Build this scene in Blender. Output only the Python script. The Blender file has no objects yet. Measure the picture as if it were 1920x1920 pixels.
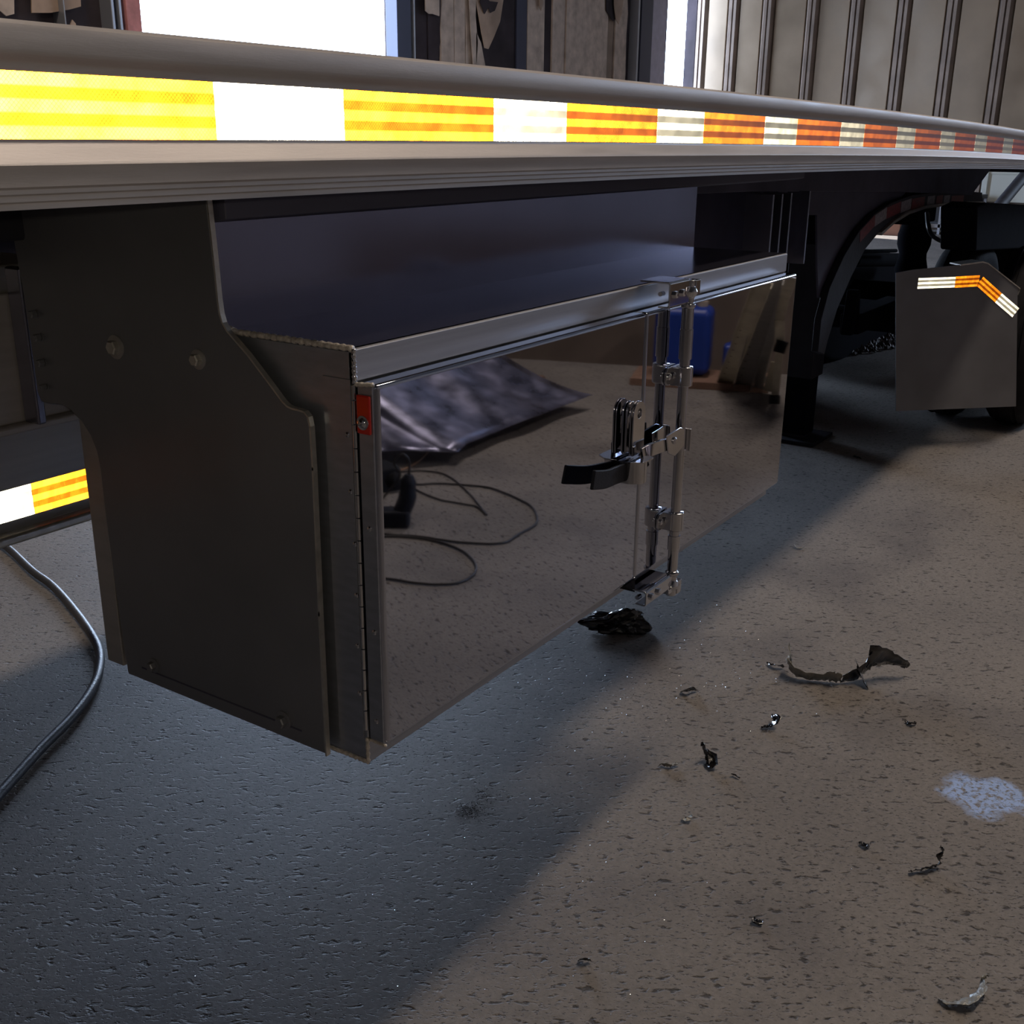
import bpy, bmesh, math, random
from mathutils import Vector, Matrix, noise
random.seed(7)
S = bpy.context.scene
COL = S.collection

# ---------------------------------------------------------------- camera
HC = 1.43
RX = Vector((0.55460, -0.83209, 0.00938)); DN = Vector((-0.26460, -0.18703, -0.94605))
FW = RX.cross(DN) * -1
RX.normalize(); DN = (DN - RX * DN.dot(RX)).normalized()
FW = RX.cross(DN)
if FW.x < 0: FW = -FW
FPX = 2061.4
CP = Vector((0, 0, HC))
cam_d = bpy.data.cameras.new('camera'); cam = bpy.data.objects.new('camera', cam_d); COL.objects.link(cam)
cam_d.sensor_width = 36; cam_d.lens = 36 * FPX / 1920; cam_d.clip_start = .02; cam_d.clip_end = 200
UP = -DN
cam.matrix_world = Matrix(((RX.x, UP.x, -FW.x, 0), (RX.y, UP.y, -FW.y, 0), (RX.z, UP.z, -FW.z, HC), (0, 0, 0, 1)))
S.camera = cam

def at(u, v, ax, val):
    """real point seen at pixel (u, v) on the plane axis = val"""
    d = RX * (u - 960) + DN * (v - 960) + FW * FPX
    return CP + d * ((val - CP[ax]) / d[ax])
DOOR_Y = .7988
def mir(u, v, z=0):
    """real floor-side point whose reflection in the doors is seen at a pixel"""
    p = at(u, v, 2, z); return Vector((p.x, 2 * DOOR_Y - p.y, p.z))

# ---------------------------------------------------------------- world, lights, exposure
W = bpy.data.worlds.new('world'); S.world = W; W.use_nodes = True
bg = W.node_tree.nodes['Background']; bg.inputs[0].default_value = (.60, .75, 1.0, 1); bg.inputs[1].default_value = 17.0
S.view_settings.view_transform = 'Standard'; S.view_settings.look = 'None'
S.view_settings.exposure = 0; S.view_settings.gamma = 1; S.view_settings.use_curve_mapping = False

def area(name, loc, size, power, color, target=None, sy=None, portal=False, rot=None):
    l = bpy.data.lights.new(name, 'AREA'); l.energy = power; l.color = color; l.size = size
    l.shape = 'RECTANGLE' if sy else 'SQUARE'
    if sy: l.size_y = sy
    o = bpy.data.objects.new(name, l); COL.objects.link(o); o.location = loc
    if target is not None:
        o.rotation_euler = (Vector(target) - Vector(loc)).to_track_quat('-Z', 'Y').to_euler()
    if rot: o.rotation_euler = rot
    if portal: l.cycles.is_portal = True
    return o
YB, XE, ZC = 9.2, 19.8, 7.4          # back wall, end wall, ceiling
D1 = (7.46, 11.28, 5.0)                # door openings in the back wall: x0, x1, height
D2 = (18.57, 19.74, 5.0)
area('daylight_portal', ((D1[0] + D1[1]) / 2, YB + .02, D1[2] / 2), D1[1] - D1[0], 1, (1, 1, 1), rot=(math.radians(-90), 0, 0), sy=D1[2], portal=True)
area('daylight_portal', ((D2[0] + D2[1]) / 2, YB + .02, D2[2] / 2), D2[1] - D2[0], 1, (1, 1, 1), rot=(math.radians(-90), 0, 0), sy=D2[2], portal=True)
D3 = (-5.8, -2.6, 6.2)               # high window in the near half of the end wall, outside the frame (sill at 3.3)
area('daylight_portal', (XE + .02, (D3[0] + D3[1]) / 2, (D3[2] + 3.3) / 2), D3[2] - 3.3, 1, (1, 1, 1), rot=(0, math.radians(90), 0), sy=D3[1] - D3[0], portal=True)
area('bay_lamp_light', (3.6, -.74, 6.55), 2.4, 118, (1.0, .83, .66), rot=(0, 0, 0), sy=.42)
area('bay_lamp_light', (6.1, -.74, 6.55), 2.4, 100, (1.0, .83, .66), rot=(0, 0, 0), sy=.34)
area('bay_lamp_light', (2.6, 6.3, 6.55), 2.4, 190, (1.0, .83, .66), rot=(0, 0, 0), sy=.34)
sun = bpy.data.lights.new('sun', 'SUN'); sun.energy = 14; sun.color = (1, .97, .92); sun.angle = math.radians(.6)
so = bpy.data.objects.new('sun', sun); COL.objects.link(so); so.rotation_euler = Vector((-.26, -1.0, -1.0)).to_track_quat('-Z', 'Y').to_euler()
fl = bpy.data.lights.new('phone_flash', 'POINT'); fl.energy = 4.5; fl.color = (1, .86, .62); fl.shadow_soft_size = .006
flo = bpy.data.objects.new('phone_flash', fl); COL.objects.link(flo); flo.location = CP + UP * .018 - RX * .012

# ---------------------------------------------------------------- materials
def nodes(name):
    m = bpy.data.materials.new(name); m.use_nodes = True
    return m, m.node_tree.nodes, m.node_tree.links, m.node_tree.nodes['Principled BSDF']
def mat(name, col, rough=.5, metal=0, noise_s=0, noise_a=.15, bump=0, bump_s=40, coat=0, stretch=None, rvar=0, spec=None, coords='Object'):
    m, N, L, b = nodes(name)
    b.inputs['Base Color'].default_value = (*col, 1); b.inputs['Roughness'].default_value = rough; b.inputs['Metallic'].default_value = metal
    if spec is not None: b.inputs['Specular IOR Level'].default_value = spec
    if coat: b.inputs['Coat Weight'].default_value = coat; b.inputs['Coat Roughness'].default_value = .06
    tc = N.new('ShaderNodeTexCoord'); mp = N.new('ShaderNodeMapping'); L.new(tc.outputs[coords], mp.inputs[0])
    if stretch: mp.inputs['Scale'].default_value = stretch
    if noise_s:
        n = N.new('ShaderNodeTexNoise'); n.inputs['Scale'].default_value = noise_s; n.inputs['Detail'].default_value = 5; L.new(mp.outputs[0], n.inputs['Vector'])
        r = N.new('ShaderNodeMapRange'); r.inputs[1].default_value = .3; r.inputs[2].default_value = .7; r.inputs[3].default_value = 1 - noise_a; r.inputs[4].default_value = 1 + noise_a
        L.new(n.outputs[0], r.inputs[0])
        v = N.new('ShaderNodeVectorMath'); v.operation = 'SCALE'; v.inputs[0].default_value = col; L.new(r.outputs[0], v.inputs['Scale']); L.new(v.outputs[0], b.inputs['Base Color'])
        if rvar:
            r2 = N.new('ShaderNodeMapRange'); r2.inputs[1].default_value = .3; r2.inputs[2].default_value = .7; r2.inputs[3].default_value = max(0, rough - rvar); r2.inputs[4].default_value = rough + rvar
            L.new(n.outputs[0], r2.inputs[0]); L.new(r2.outputs[0], b.inputs['Roughness'])
    if bump:
        n2 = N.new('ShaderNodeTexNoise'); n2.inputs['Scale'].default_value = bump_s; n2.inputs['Detail'].default_value = 4; L.new(mp.outputs[0], n2.inputs['Vector'])
        bp = N.new('ShaderNodeBump'); bp.inputs['Strength'].default_value = bump; bp.inputs['Distance'].default_value = .01
        L.new(n2.outputs[0], bp.inputs['Height']); L.new(bp.outputs[0], b.inputs['Normal'])
    return m
M = {}
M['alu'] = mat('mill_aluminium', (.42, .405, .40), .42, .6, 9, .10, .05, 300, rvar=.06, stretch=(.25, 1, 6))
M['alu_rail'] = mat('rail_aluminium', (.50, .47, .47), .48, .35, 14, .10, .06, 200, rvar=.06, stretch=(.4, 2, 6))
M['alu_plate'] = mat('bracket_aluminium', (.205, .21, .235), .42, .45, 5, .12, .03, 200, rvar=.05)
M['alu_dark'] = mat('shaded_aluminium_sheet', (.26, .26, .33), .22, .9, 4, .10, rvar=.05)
M['edge'] = mat('sawn_aluminium_edge', (.62, .60, .56), .38, .8, 60, .15)
M['weld'] = mat('weld_bead', (.72, .66, .60), .4, .35, 120, .3, .3, 300)
M['mirror'] = mat('mirror_stainless', (.53, .56, .66), .025, 1.0, 2.2, .04, .010, 3.2)
M['stain_edge'] = mat('stainless_edge', (.66, .66, .68), .12, 1.0)
M['stain_brush'] = mat('stainless_brushed', (.40, .42, .48), .30, .75, 30, .1, stretch=(.1, 1, 4))
M['chrome'] = mat('bright_zinc_chrome', (.66, .66, .69), .07, 1.0, 20, .06)
M['rubber'] = mat('black_rubber', (.014, .014, .017), .8, 0, 20, .2, .2, 120, spec=.15)
M['grip'] = mat('black_vinyl_grip', (.008, .009, .016), .5, 0, 30, .1, .1, 300, spec=.25)
M['steel_black'] = mat('black_painted_steel', (.008, .008, .012), .9, 0, 8, .25, .1, 60, spec=.05)
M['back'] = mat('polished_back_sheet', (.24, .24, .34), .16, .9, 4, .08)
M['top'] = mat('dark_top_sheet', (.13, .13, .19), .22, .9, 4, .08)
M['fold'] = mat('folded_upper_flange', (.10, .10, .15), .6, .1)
M['header'] = mat('header_stainless', (.34, .35, .40), .50, .7, 30, .08, stretch=(.1, 1, 4))
M['tape_red_worn'] = mat('worn_red_tape', (.16, .012, .018), .5, 0, 60, .5)
M['tape_white_worn'] = mat('worn_white_tape', (.24, .22, .26), .5, 0, 60, .4)
M['guard'] = mat('black_guard', (.006, .006, .010), .9, spec=.05)
M['beam'] = mat('dark_beam', (.07, .07, .11), .7, .0, 5, .25, .1, 60, spec=.3)  # dark bluish base colour, varied at random
M['steel_navy'] = mat('dark_painted_steel', (.024, .025, .036), .6, 0, 8, .25, .1, 60, spec=.25)
M['hole'] = mat('dark_recess', (.01, .01, .01), .8)
M['film'] = mat('black_plastic_film', (.006, .006, .008), .22, 0, coat=1.0, spec=.5, bump=.1, bump_s=30)
M['film_back'] = mat('grey_film_backing', (.32, .31, .28), .35, .3, 60, .2, .5, 120)
M['hose'] = mat('grey_rubber_hose', (.055, .06, .075), .40, 0, 30, .15, .2, 200)
M['cord'] = mat('black_cord', (.02, .018, .02), .5)
M['cord_orange'] = mat('tan_cord', (.30, .17, .10), .6)
M['blue'] = mat('blue_plastic', (.010, .045, .32), .40, 0, 5, .1)
M['cap'] = mat('beige_cap', (.50, .42, .33), .5)
M['wood'] = mat('rough_timber', (.24, .14, .10), .75, 0, 14, .25, .3, 60, stretch=(1, 8, 8))
M['ply'] = mat('brown_board', (.16, .125, .105), .7, 0, 3, .15, .1, 40)
M['pale'] = mat('pale_painted_channel', (.66, .60, .46), .5, .0, 12, .15)
M['sheetm'] = mat('scuffed_sheet', (.26, .26, .36), .36, .8, 7, .55, .10, 14, rvar=.14)
M['lens'] = mat('red_marker_lens', (.55, .02, .01), .15, 0, coat=.6)
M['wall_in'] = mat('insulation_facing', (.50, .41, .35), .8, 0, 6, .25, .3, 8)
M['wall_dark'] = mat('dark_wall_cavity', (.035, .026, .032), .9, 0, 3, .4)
M['wall_tan'] = mat('tan_facing', (.42, .31, .24), .8, 0, 3, .25)
M['pink'] = mat('faded_red_frame', (.52, .22, .22), .6, 0, 12, .2)
M['frame_lilac'] = mat('pale_grey_post', (.42, .40, .52), .5, 0, 8, .1)
M['frame_navy'] = mat('dark_steel_post', (.05, .055, .09), .45, .3)
M['pipe'] = mat('grey_conduit', (.35, .37, .42), .4, .6)
M['corr'] = mat('corrugated_wall_panel', (.30, .225, .155), .36, .30, 2, .12, .04, 3, rvar=.06)
M['corr_rib'] = mat('corrugated_wall_rib', (.24, .185, .15), .4, .4, 3, .2)
M['ceil'] = mat('ceiling_sheet', (.16, .15, .15), .8)
M['wall_other'] = mat('plain_wall', (.22, .19, .17), .8, 0, 2, .2)
M['card'] = mat('brown_carton', (.26, .13, .09), .8)
M['deck'] = mat('deck_timber', (.20, .13, .08), .7, 0, 10, .3, .3, 40, stretch=(.3, 4, 4))
M['bench'] = mat('dark_bench', (.03, .03, .035), .6)
M['chip'] = mat('metal_shavings', (.75, .75, .78), .18, 1.0)
M['chipd'] = mat('dark_crumbs', (.02, .017, .015), .6)
M['stone'] = mat('gravel_and_leaves', (.12, .10, .10), .6, 0, 30, .6)
M['bin'] = mat('brown_heap', (.16, .11, .08), .9, 0, 12, .4, .6, 30)

# concrete floor: stains, fine grain, pits
def concrete():
    m, N, L, b = nodes('worn_concrete')
    tc = N.new('ShaderNodeTexCoord')
    def nz(scale, det=5, rough=.55, vec=None, dist=0):
        n = N.new('ShaderNodeTexNoise'); n.inputs['Scale'].default_value = scale; n.inputs['Detail'].default_value = det; n.inputs['Roughness'].default_value = rough
        n.inputs['Distortion'].default_value = dist
        L.new(vec or tc.outputs['Object'], n.inputs['Vector']); return n.outputs[0]
    def ramp(src, stops):
        r = N.new('ShaderNodeValToRGB'); L.new(src, r.inputs[0]); e = r.color_ramp.elements
        e[0].position, e[0].color = stops[0][0], (*stops[0][1], 1); e[1].position, e[1].color = stops[1][0], (*stops[1][1], 1)
        for p, c in stops[2:]:
            q = e.new(p); q.color = (*c, 1)
        return r.outputs[0]
    def mul(a, c):
        x = N.new('ShaderNodeMix'); x.data_type = 'RGBA'; x.blend_type = 'MULTIPLY'; x.inputs[0].default_value = 1
        L.new(a, x.inputs[6]); L.new(c, x.inputs[7]); return x.outputs[2]
    base = ramp(nz(1.1, 6, .6), [(.30, (.180, .165, .158)), (.72, (.28, .255, .238))])
    g = ramp(nz(70, 4, .7), [(.25, (.78, .78, .78)), (.75, (1.15, 1.15, 1.15))])
    # pits: rare valleys of a noise drawn out along one direction of the slab
    r1 = N.new('ShaderNodeMapping'); L.new(tc.outputs['Object'], r1.inputs[0]); r1.inputs['Rotation'].default_value = (0, 0, math.radians(56))
    r2_ = N.new('ShaderNodeMapping'); L.new(r1.outputs[0], r2_.inputs[0]); r2_.inputs['Scale'].default_value = (.60, 1.15, 1)
    st_ = r2_.outputs[0]
    pn = nz(58, 3, .55, vec=st_, dist=.3); pn2 = nz(140, 3, .6, vec=st_)
    pm = ramp(pn, [(.335, (.30, .29, .29)), (.40, (1, 1, 1))]); pm2 = ramp(pn2, [(.34, (.38, .37, .37)), (.41, (1, 1, 1))])
    # oil stains
    st = ramp(nz(2.7, 3, .5), [(.26, (.72, .72, .75)), (.48, (1, 1, 1))])
    c = mul(mul(mul(mul(base, g), pm), pm2), st)
    # wet patch near the right edge, its blue sky reflection painted into the colour
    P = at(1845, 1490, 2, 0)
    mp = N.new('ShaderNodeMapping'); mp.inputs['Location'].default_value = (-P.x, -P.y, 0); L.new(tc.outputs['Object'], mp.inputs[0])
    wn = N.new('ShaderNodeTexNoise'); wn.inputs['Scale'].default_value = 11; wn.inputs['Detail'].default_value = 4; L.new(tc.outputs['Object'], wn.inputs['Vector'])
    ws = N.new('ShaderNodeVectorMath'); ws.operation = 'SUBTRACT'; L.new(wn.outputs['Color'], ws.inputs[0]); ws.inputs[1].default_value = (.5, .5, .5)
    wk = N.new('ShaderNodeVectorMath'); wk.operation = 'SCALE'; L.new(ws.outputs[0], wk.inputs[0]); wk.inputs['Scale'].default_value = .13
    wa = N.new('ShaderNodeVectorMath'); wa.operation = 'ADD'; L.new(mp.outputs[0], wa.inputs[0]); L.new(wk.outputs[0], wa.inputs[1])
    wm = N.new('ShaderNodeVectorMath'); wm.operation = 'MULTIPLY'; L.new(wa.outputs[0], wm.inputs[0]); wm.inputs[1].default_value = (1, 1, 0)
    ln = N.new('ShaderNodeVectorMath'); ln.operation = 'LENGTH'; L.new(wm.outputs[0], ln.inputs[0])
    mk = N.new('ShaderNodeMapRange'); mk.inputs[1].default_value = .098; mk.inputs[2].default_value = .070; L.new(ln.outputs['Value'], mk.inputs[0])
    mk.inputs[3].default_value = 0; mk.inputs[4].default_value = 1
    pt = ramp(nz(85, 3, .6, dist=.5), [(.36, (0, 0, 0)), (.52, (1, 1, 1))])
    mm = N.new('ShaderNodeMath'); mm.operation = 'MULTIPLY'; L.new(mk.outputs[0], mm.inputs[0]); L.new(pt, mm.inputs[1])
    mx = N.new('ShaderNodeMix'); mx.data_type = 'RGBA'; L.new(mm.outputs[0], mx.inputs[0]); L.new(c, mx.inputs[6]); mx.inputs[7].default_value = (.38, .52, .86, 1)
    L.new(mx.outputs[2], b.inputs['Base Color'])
    b.inputs['Roughness'].default_value = .62; b.inputs['Specular IOR Level'].default_value = .33
    # bump
    h1 = ramp(pn, [(.31, (0, 0, 0)), (.43, (1, 1, 1))]); h2 = ramp(pn2, [(.30, (0, 0, 0)), (.43, (1, 1, 1))])
    a1 = N.new('ShaderNodeMath'); a1.operation = 'MULTIPLY_ADD'; L.new(h2, a1.inputs[0]); a1.inputs[1].default_value = .45; L.new(h1, a1.inputs[2])
    a2 = N.new('ShaderNodeMath'); a2.operation = 'MULTIPLY_ADD'; L.new(nz(110, 3, .6), a2.inputs[0]); a2.inputs[1].default_value = .35; L.new(a1.outputs[0], a2.inputs[2])
    bp = N.new('ShaderNodeBump'); bp.inputs['Strength'].default_value = .9; bp.inputs['Distance'].default_value = .0028
    L.new(a2.outputs[0], bp.inputs['Height']); L.new(bp.outputs[0], b.inputs['Normal'])
    return m
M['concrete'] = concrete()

# prismatic retroreflective tape: returns light towards where it came from (micro-prisms), five print bands
def tape(name, dif, retro, gain):
    m, N, L, b = nodes(name)
    b.inputs['Roughness'].default_value = .5; b.inputs['Base Color'].default_value = (*dif, 1); b.inputs['Specular IOR Level'].default_value = .2
    geo = N.new('ShaderNodeNewGeometry'); tc = N.new('ShaderNodeTexCoord'); sp = N.new('ShaderNodeSeparateXYZ'); L.new(tc.outputs['Object'], sp.inputs[0])
    w = N.new('ShaderNodeMath'); w.operation = 'MULTIPLY'; w.inputs[1].default_value = math.pi * 5 / .0508; L.new(sp.outputs['Z'], w.inputs[0])
    c = N.new('ShaderNodeMath'); c.operation = 'COSINE'; L.new(w.outputs[0], c.inputs[0])
    r = N.new('ShaderNodeMapRange'); r.inputs[1].default_value = -.25; r.inputs[2].default_value = .25; r.inputs[3].default_value = .16; r.inputs[4].default_value = 1; L.new(c.outputs[0], r.inputs[0])
    # diagonal lattice seams
    def seam(sgn):
        a = N.new('ShaderNodeMath'); a.operation = 'MULTIPLY_ADD'; L.new(sp.outputs['Z'], a.inputs[0]); a.inputs[1].default_value = sgn; L.new(sp.outputs['X'], a.inputs[2])
        k = N.new('ShaderNodeMath'); k.operation = 'MULTIPLY'; k.inputs[1].default_value = math.pi / .0042; L.new(a.outputs[0], k.inputs[0])
        s = N.new('ShaderNodeMath'); s.operation = 'SINE'; L.new(k.outputs[0], s.inputs[0])
        q = N.new('ShaderNodeMath'); q.operation = 'ABSOLUTE'; L.new(s.outputs[0], q.inputs[0])
        t = N.new('ShaderNodeMapRange'); t.inputs[1].default_value = .05; t.inputs[2].default_value = .3; t.inputs[3].default_value = .35; t.inputs[4].default_value = 1; L.new(q.outputs[0], t.inputs[0])
        return t.outputs[0]
    n = N.new('ShaderNodeTexNoise'); n.inputs['Scale'].default_value = 28; n.inputs['Detail'].default_value = 3; L.new(tc.outputs['Object'], n.inputs['Vector'])
    nr = N.new('ShaderNodeMapRange'); nr.inputs[1].default_value = .35; nr.inputs[2].default_value = .65; nr.inputs[3].default_value = .55; nr.inputs[4].default_value = 1.15; L.new(n.outputs[0], nr.inputs[0])
    p = r.outputs[0]
    for o in (seam(1), seam(-1), nr.outputs[0]):
        x = N.new('ShaderNodeMath'); x.operation = 'MULTIPLY'; L.new(p, x.inputs[0]); L.new(o, x.inputs[1]); p = x.outputs[0]
    dt = N.new('ShaderNodeVectorMath'); dt.operation = 'DOT_PRODUCT'; L.new(geo.outputs['True Normal'], dt.inputs[0]); L.new(geo.outputs['Incoming'], dt.inputs[1])
    pw = N.new('ShaderNodeMath'); pw.operation = 'POWER'; pw.inputs[1].default_value = 2.2; L.new(dt.outputs['Value'], pw.inputs[0])   # prisms return less at grazing entrance angles
    x = N.new('ShaderNodeMath'); x.operation = 'MULTIPLY'; L.new(p, x.inputs[0]); L.new(pw.outputs[0], x.inputs[1]); p = x.outputs[0]
    v = N.new('ShaderNodeVectorMath'); v.operation = 'SCALE'; v.inputs[0].default_value = [q * gain for q in retro]; L.new(p, v.inputs['Scale'])
    add = N.new('ShaderNodeAddShader'); out = N['Material Output']; prev = b.outputs[0]
    g = N.new('ShaderNodeBsdfAnisotropic'); g.distribution = 'GGX'; g.inputs['Roughness'].default_value = .21
    L.new(v.outputs[0], g.inputs['Color']); L.new(geo.outputs['Incoming'], g.inputs['Normal'])
    L.new(prev, add.inputs[0]); L.new(g.outputs[0], add.inputs[1]); L.new(add.outputs[0], out.inputs[0])
    return m
M['tape_red'] = tape('red_reflective_tape', (.20, .005, .008), (1, .25, .012), 7.5)
M['tape_white'] = tape('white_reflective_tape', (.30, .30, .28), (1, 1, .90), 7.5)

# ---------------------------------------------------------------- mesh helpers
class MB:
    def __init__(s): s.b = bmesh.new()
    def box(s, x0, x1, y0, y1, z0, z1):
        vs = [s.b.verts.new((x, y, z)) for x in (x0, x1) for y in (y0, y1) for z in (z0, z1)]
        for f in ((0, 1, 3, 2), (4, 6, 7, 5), (0, 4, 5, 1), (2, 3, 7, 6), (0, 2, 6, 4), (1, 5, 7, 3)): s.b.faces.new([vs[i] for i in f])
        return s
    def obox(s, c, ax, ay, az):
        """box about centre c with half-axis vectors"""
        c, ax, ay, az = map(Vector, (c, ax, ay, az))
        vs = [s.b.verts.new(c + ax * i + ay * j + az * k) for i in (-1, 1) for j in (-1, 1) for k in (-1, 1)]
        for f in ((0, 1, 3, 2), (4, 6, 7, 5), (0, 4, 5, 1), (2, 3, 7, 6), (0, 2, 6, 4), (1, 5, 7, 3)): s.b.faces.new([vs[i] for i in f])
        return s
    def prism(s, pts, ax, a0, a1):
        """polygon in the plane normal to axis ax, extruded a0..a1"""
        def mk(p, a):
            q = list(p); q.insert(ax, a); return s.b.verts.new(q)
        A = [mk(p, a0) for p in pts]; B = [mk(p, a1) for p in pts]; n = len(pts)
        s.b.faces.new(A); s.b.faces.new(B[::-1])
        for i in range(n): s.b.faces.new((A[i], B[i], B[(i + 1) % n], A[(i + 1) % n]))
        return s
    def tube(s, pts, r, n=10, closed=False, caps=True, flat=None):
        pts = [Vector(p) for p in pts]; rings = []; m = len(pts); up = Vector((0, 0, 1)); last = None
        for i, p in enumerate(pts):
            a = pts[(i - 1) % m] if (closed or i) else p; c = pts[(i + 1) % m] if (closed or i < m - 1) else p
            t = (c - a).normalized()
            if last is None:
                q = t.cross(up)
                if q.length < .05: q = t.cross(Vector((1, 0, 0)))
            else: q = last - t * last.dot(t)
            q.normalize(); last = q; w = t.cross(q)
            rr = r[i] if isinstance(r, (list, tuple)) else r
            rings.append([s.b.verts.new(p + (q * math.cos(2 * math.pi * k / n) + w * math.sin(2 * math.pi * k / n) * (flat or 1)) * rr) for k in range(n)])
        for i in range(m if closed else m - 1):
            A, B = rings[i], rings[(i + 1) % m]
            for k in range(n): s.b.faces.new((A[k], A[(k + 1) % n], B[(k + 1) % n], B[k]))
        if caps and not closed: s.b.faces.new(rings[0][::-1]); s.b.faces.new(rings[-1])
        return s
    def cyl(s, a, b_, r, n=20, r2=None): return s.tube([a, b_], [r, r if r2 is None else r2], n)
    def lathe(s, o, axis, prof, n=24, caps=True):
        """prof = [(distance along the axis, radius)]"""
        axis = Vector(axis).normalized(); q = axis.cross(Vector((0, 0, 1)))
        if q.length < .1: q = axis.cross(Vector((1, 0, 0)))
        q.normalize(); w = axis.cross(q); rings = []
        for d, r in prof: rings.append([s.b.verts.new(Vector(o) + axis * d + (q * math.cos(2 * math.pi * k / n) + w * math.sin(2 * math.pi * k / n)) * max(r, .0001)) for k in range(n)])
        for A, B in zip(rings, rings[1:]):
            for k in range(n): s.b.faces.new((A[k], A[(k + 1) % n], B[(k + 1) % n], B[k]))
        if caps: s.b.faces.new(rings[0][::-1]); s.b.faces.new(rings[-1])
        return s
    def grid(s, P):
        V = [[s.b.verts.new(p) for p in row] for row in P]
        for i in range(len(V) - 1):
            for j in range(len(V[0]) - 1): s.b.faces.new((V[i][j], V[i][j + 1], V[i + 1][j + 1], V[i + 1][j]))
        return s
    def out(s, name, material, parent=None, bevel=0, seg=2, smooth=False, origin=None, thick=0, label=None, sub=0):
        bmesh.ops.recalc_face_normals(s.b, faces=s.b.faces)
        me = bpy.data.meshes.new(name)
        if origin is not None:
            bmesh.ops.translate(s.b, verts=s.b.verts, vec=-Vector(origin))
        s.b.to_mesh(me); s.b.free()
        o = bpy.data.objects.new(name, me); COL.objects.link(o); me.materials.append(material)
        if origin is not None: o.location = origin
        if parent is not None:
            o.parent = parent
            o.matrix_parent_inverse = WM(parent).inverted()
        if thick:
            k = o.modifiers.new('t', 'SOLIDIFY'); k.thickness = thick; k.offset = 0
        if sub:
            k = o.modifiers.new('s', 'SUBSURF'); k.levels = k.render_levels = sub
        if bevel:
            k = o.modifiers.new('b', 'BEVEL'); k.width = bevel; k.segments = seg; k.limit_method = 'ANGLE'; k.angle_limit = math.radians(35); k.harden_normals = True
            me.polygons.foreach_set('use_smooth', [True] * len(me.polygons))
        if smooth:
            me.polygons.foreach_set('use_smooth', [True] * len(me.polygons))
            if not sub and not bevel and smooth != 'all':
                try: me.set_sharp_from_angle(angle=math.radians(38))
                except Exception: pass
        if label: o['label'] = label
        return o
def WM(o):
    m = o.matrix_basis.copy(); p = o
    while p.parent:
        m = p.parent.matrix_basis @ p.matrix_parent_inverse @ m; p = p.parent
    return m
def tag(o, label, cat, group=None, kind=None):
    o['label'] = label; o['category'] = cat
    if group: o['group'] = group
    if kind: o['kind'] = kind
    return o
def thing(name, loc, label, cat, group=None):
    o = bpy.data.objects.new(name, None); COL.objects.link(o); o.location = loc; o.empty_display_size = .1
    return tag(o, label, cat, group)
def structure(o, label=None):
    o['kind'] = 'structure'
    if label: o['label'] = label
    return o
def arc(cx, cy, r, a0, a1, n=5):
    return [(cx + r * math.cos(math.radians(a0 + (a1 - a0) * i / n)), cy + r * math.sin(math.radians(a0 + (a1 - a0) * i / n))) for i in range(n + 1)]
def smoothpath(P, k=6):
    P = [Vector(p) for p in P]; out = []
    for i in range(len(P) - 1):
        a = P[max(i - 1, 0)]; b = P[i]; c = P[i + 1]; d = P[min(i + 2, len(P) - 1)]
        for j in range(k):
            t = j / k; out.append(.5 * ((2 * b) + (c - a) * t + (2 * a - 5 * b + 4 * c - d) * t * t + (3 * b - a - 3 * c + d) * t ** 3))
    out.append(P[-1]); return out

# ---------------------------------------------------------------- building shell
X0, Y0 = -6.0, -6.0
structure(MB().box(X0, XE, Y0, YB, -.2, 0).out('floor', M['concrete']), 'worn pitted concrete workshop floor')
structure(MB().box(X0 - 3, XE + 8, YB + .2, YB + 14, -.22, -.02).box(XE + .2, XE + 12, Y0 - 3, YB, -.22, -.02).out('yard', M['concrete']), 'pale concrete yard outside the door openings')
structure(MB().box(X0, XE, Y0, YB, ZC, ZC + .2).out('ceiling', M['ceil']))
def wall_holes(name, holes, x0, x1, fixed, axis, material, t=.2, sill=0):
    """wall along x (axis 0) or along y (axis 1) with full-height-from-floor holes (a, b, h)"""
    b = MB(); cur = x0
    def put(a, c, z0, z1):
        if axis == 0: b.box(a, c, fixed, fixed + t, z0, z1)
        else: b.box(fixed, fixed + t, a, c, z0, z1)
    for a, c, h in sorted(holes):
        put(cur, a, 0, ZC); put(a, c, h, ZC); cur = c
        if sill: put(a, c, 0, sill)
    put(cur, x1, 0, ZC)
    return b.out(name, material)
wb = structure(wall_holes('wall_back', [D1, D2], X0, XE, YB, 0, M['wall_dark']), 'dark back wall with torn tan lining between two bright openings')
we = structure(wall_holes('wall_end', [D3], Y0, YB + .2, XE, 1, M['corr_rib'], sill=3.3), 'end wall of ribbed metal panels')
structure(wall_holes('wall_left', [], Y0, YB, X0 - .2, 1, M['wall_other']))
structure(wall_holes('wall_front', [], X0, XE, Y0 - .2, 0, M['wall_other']))

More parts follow.
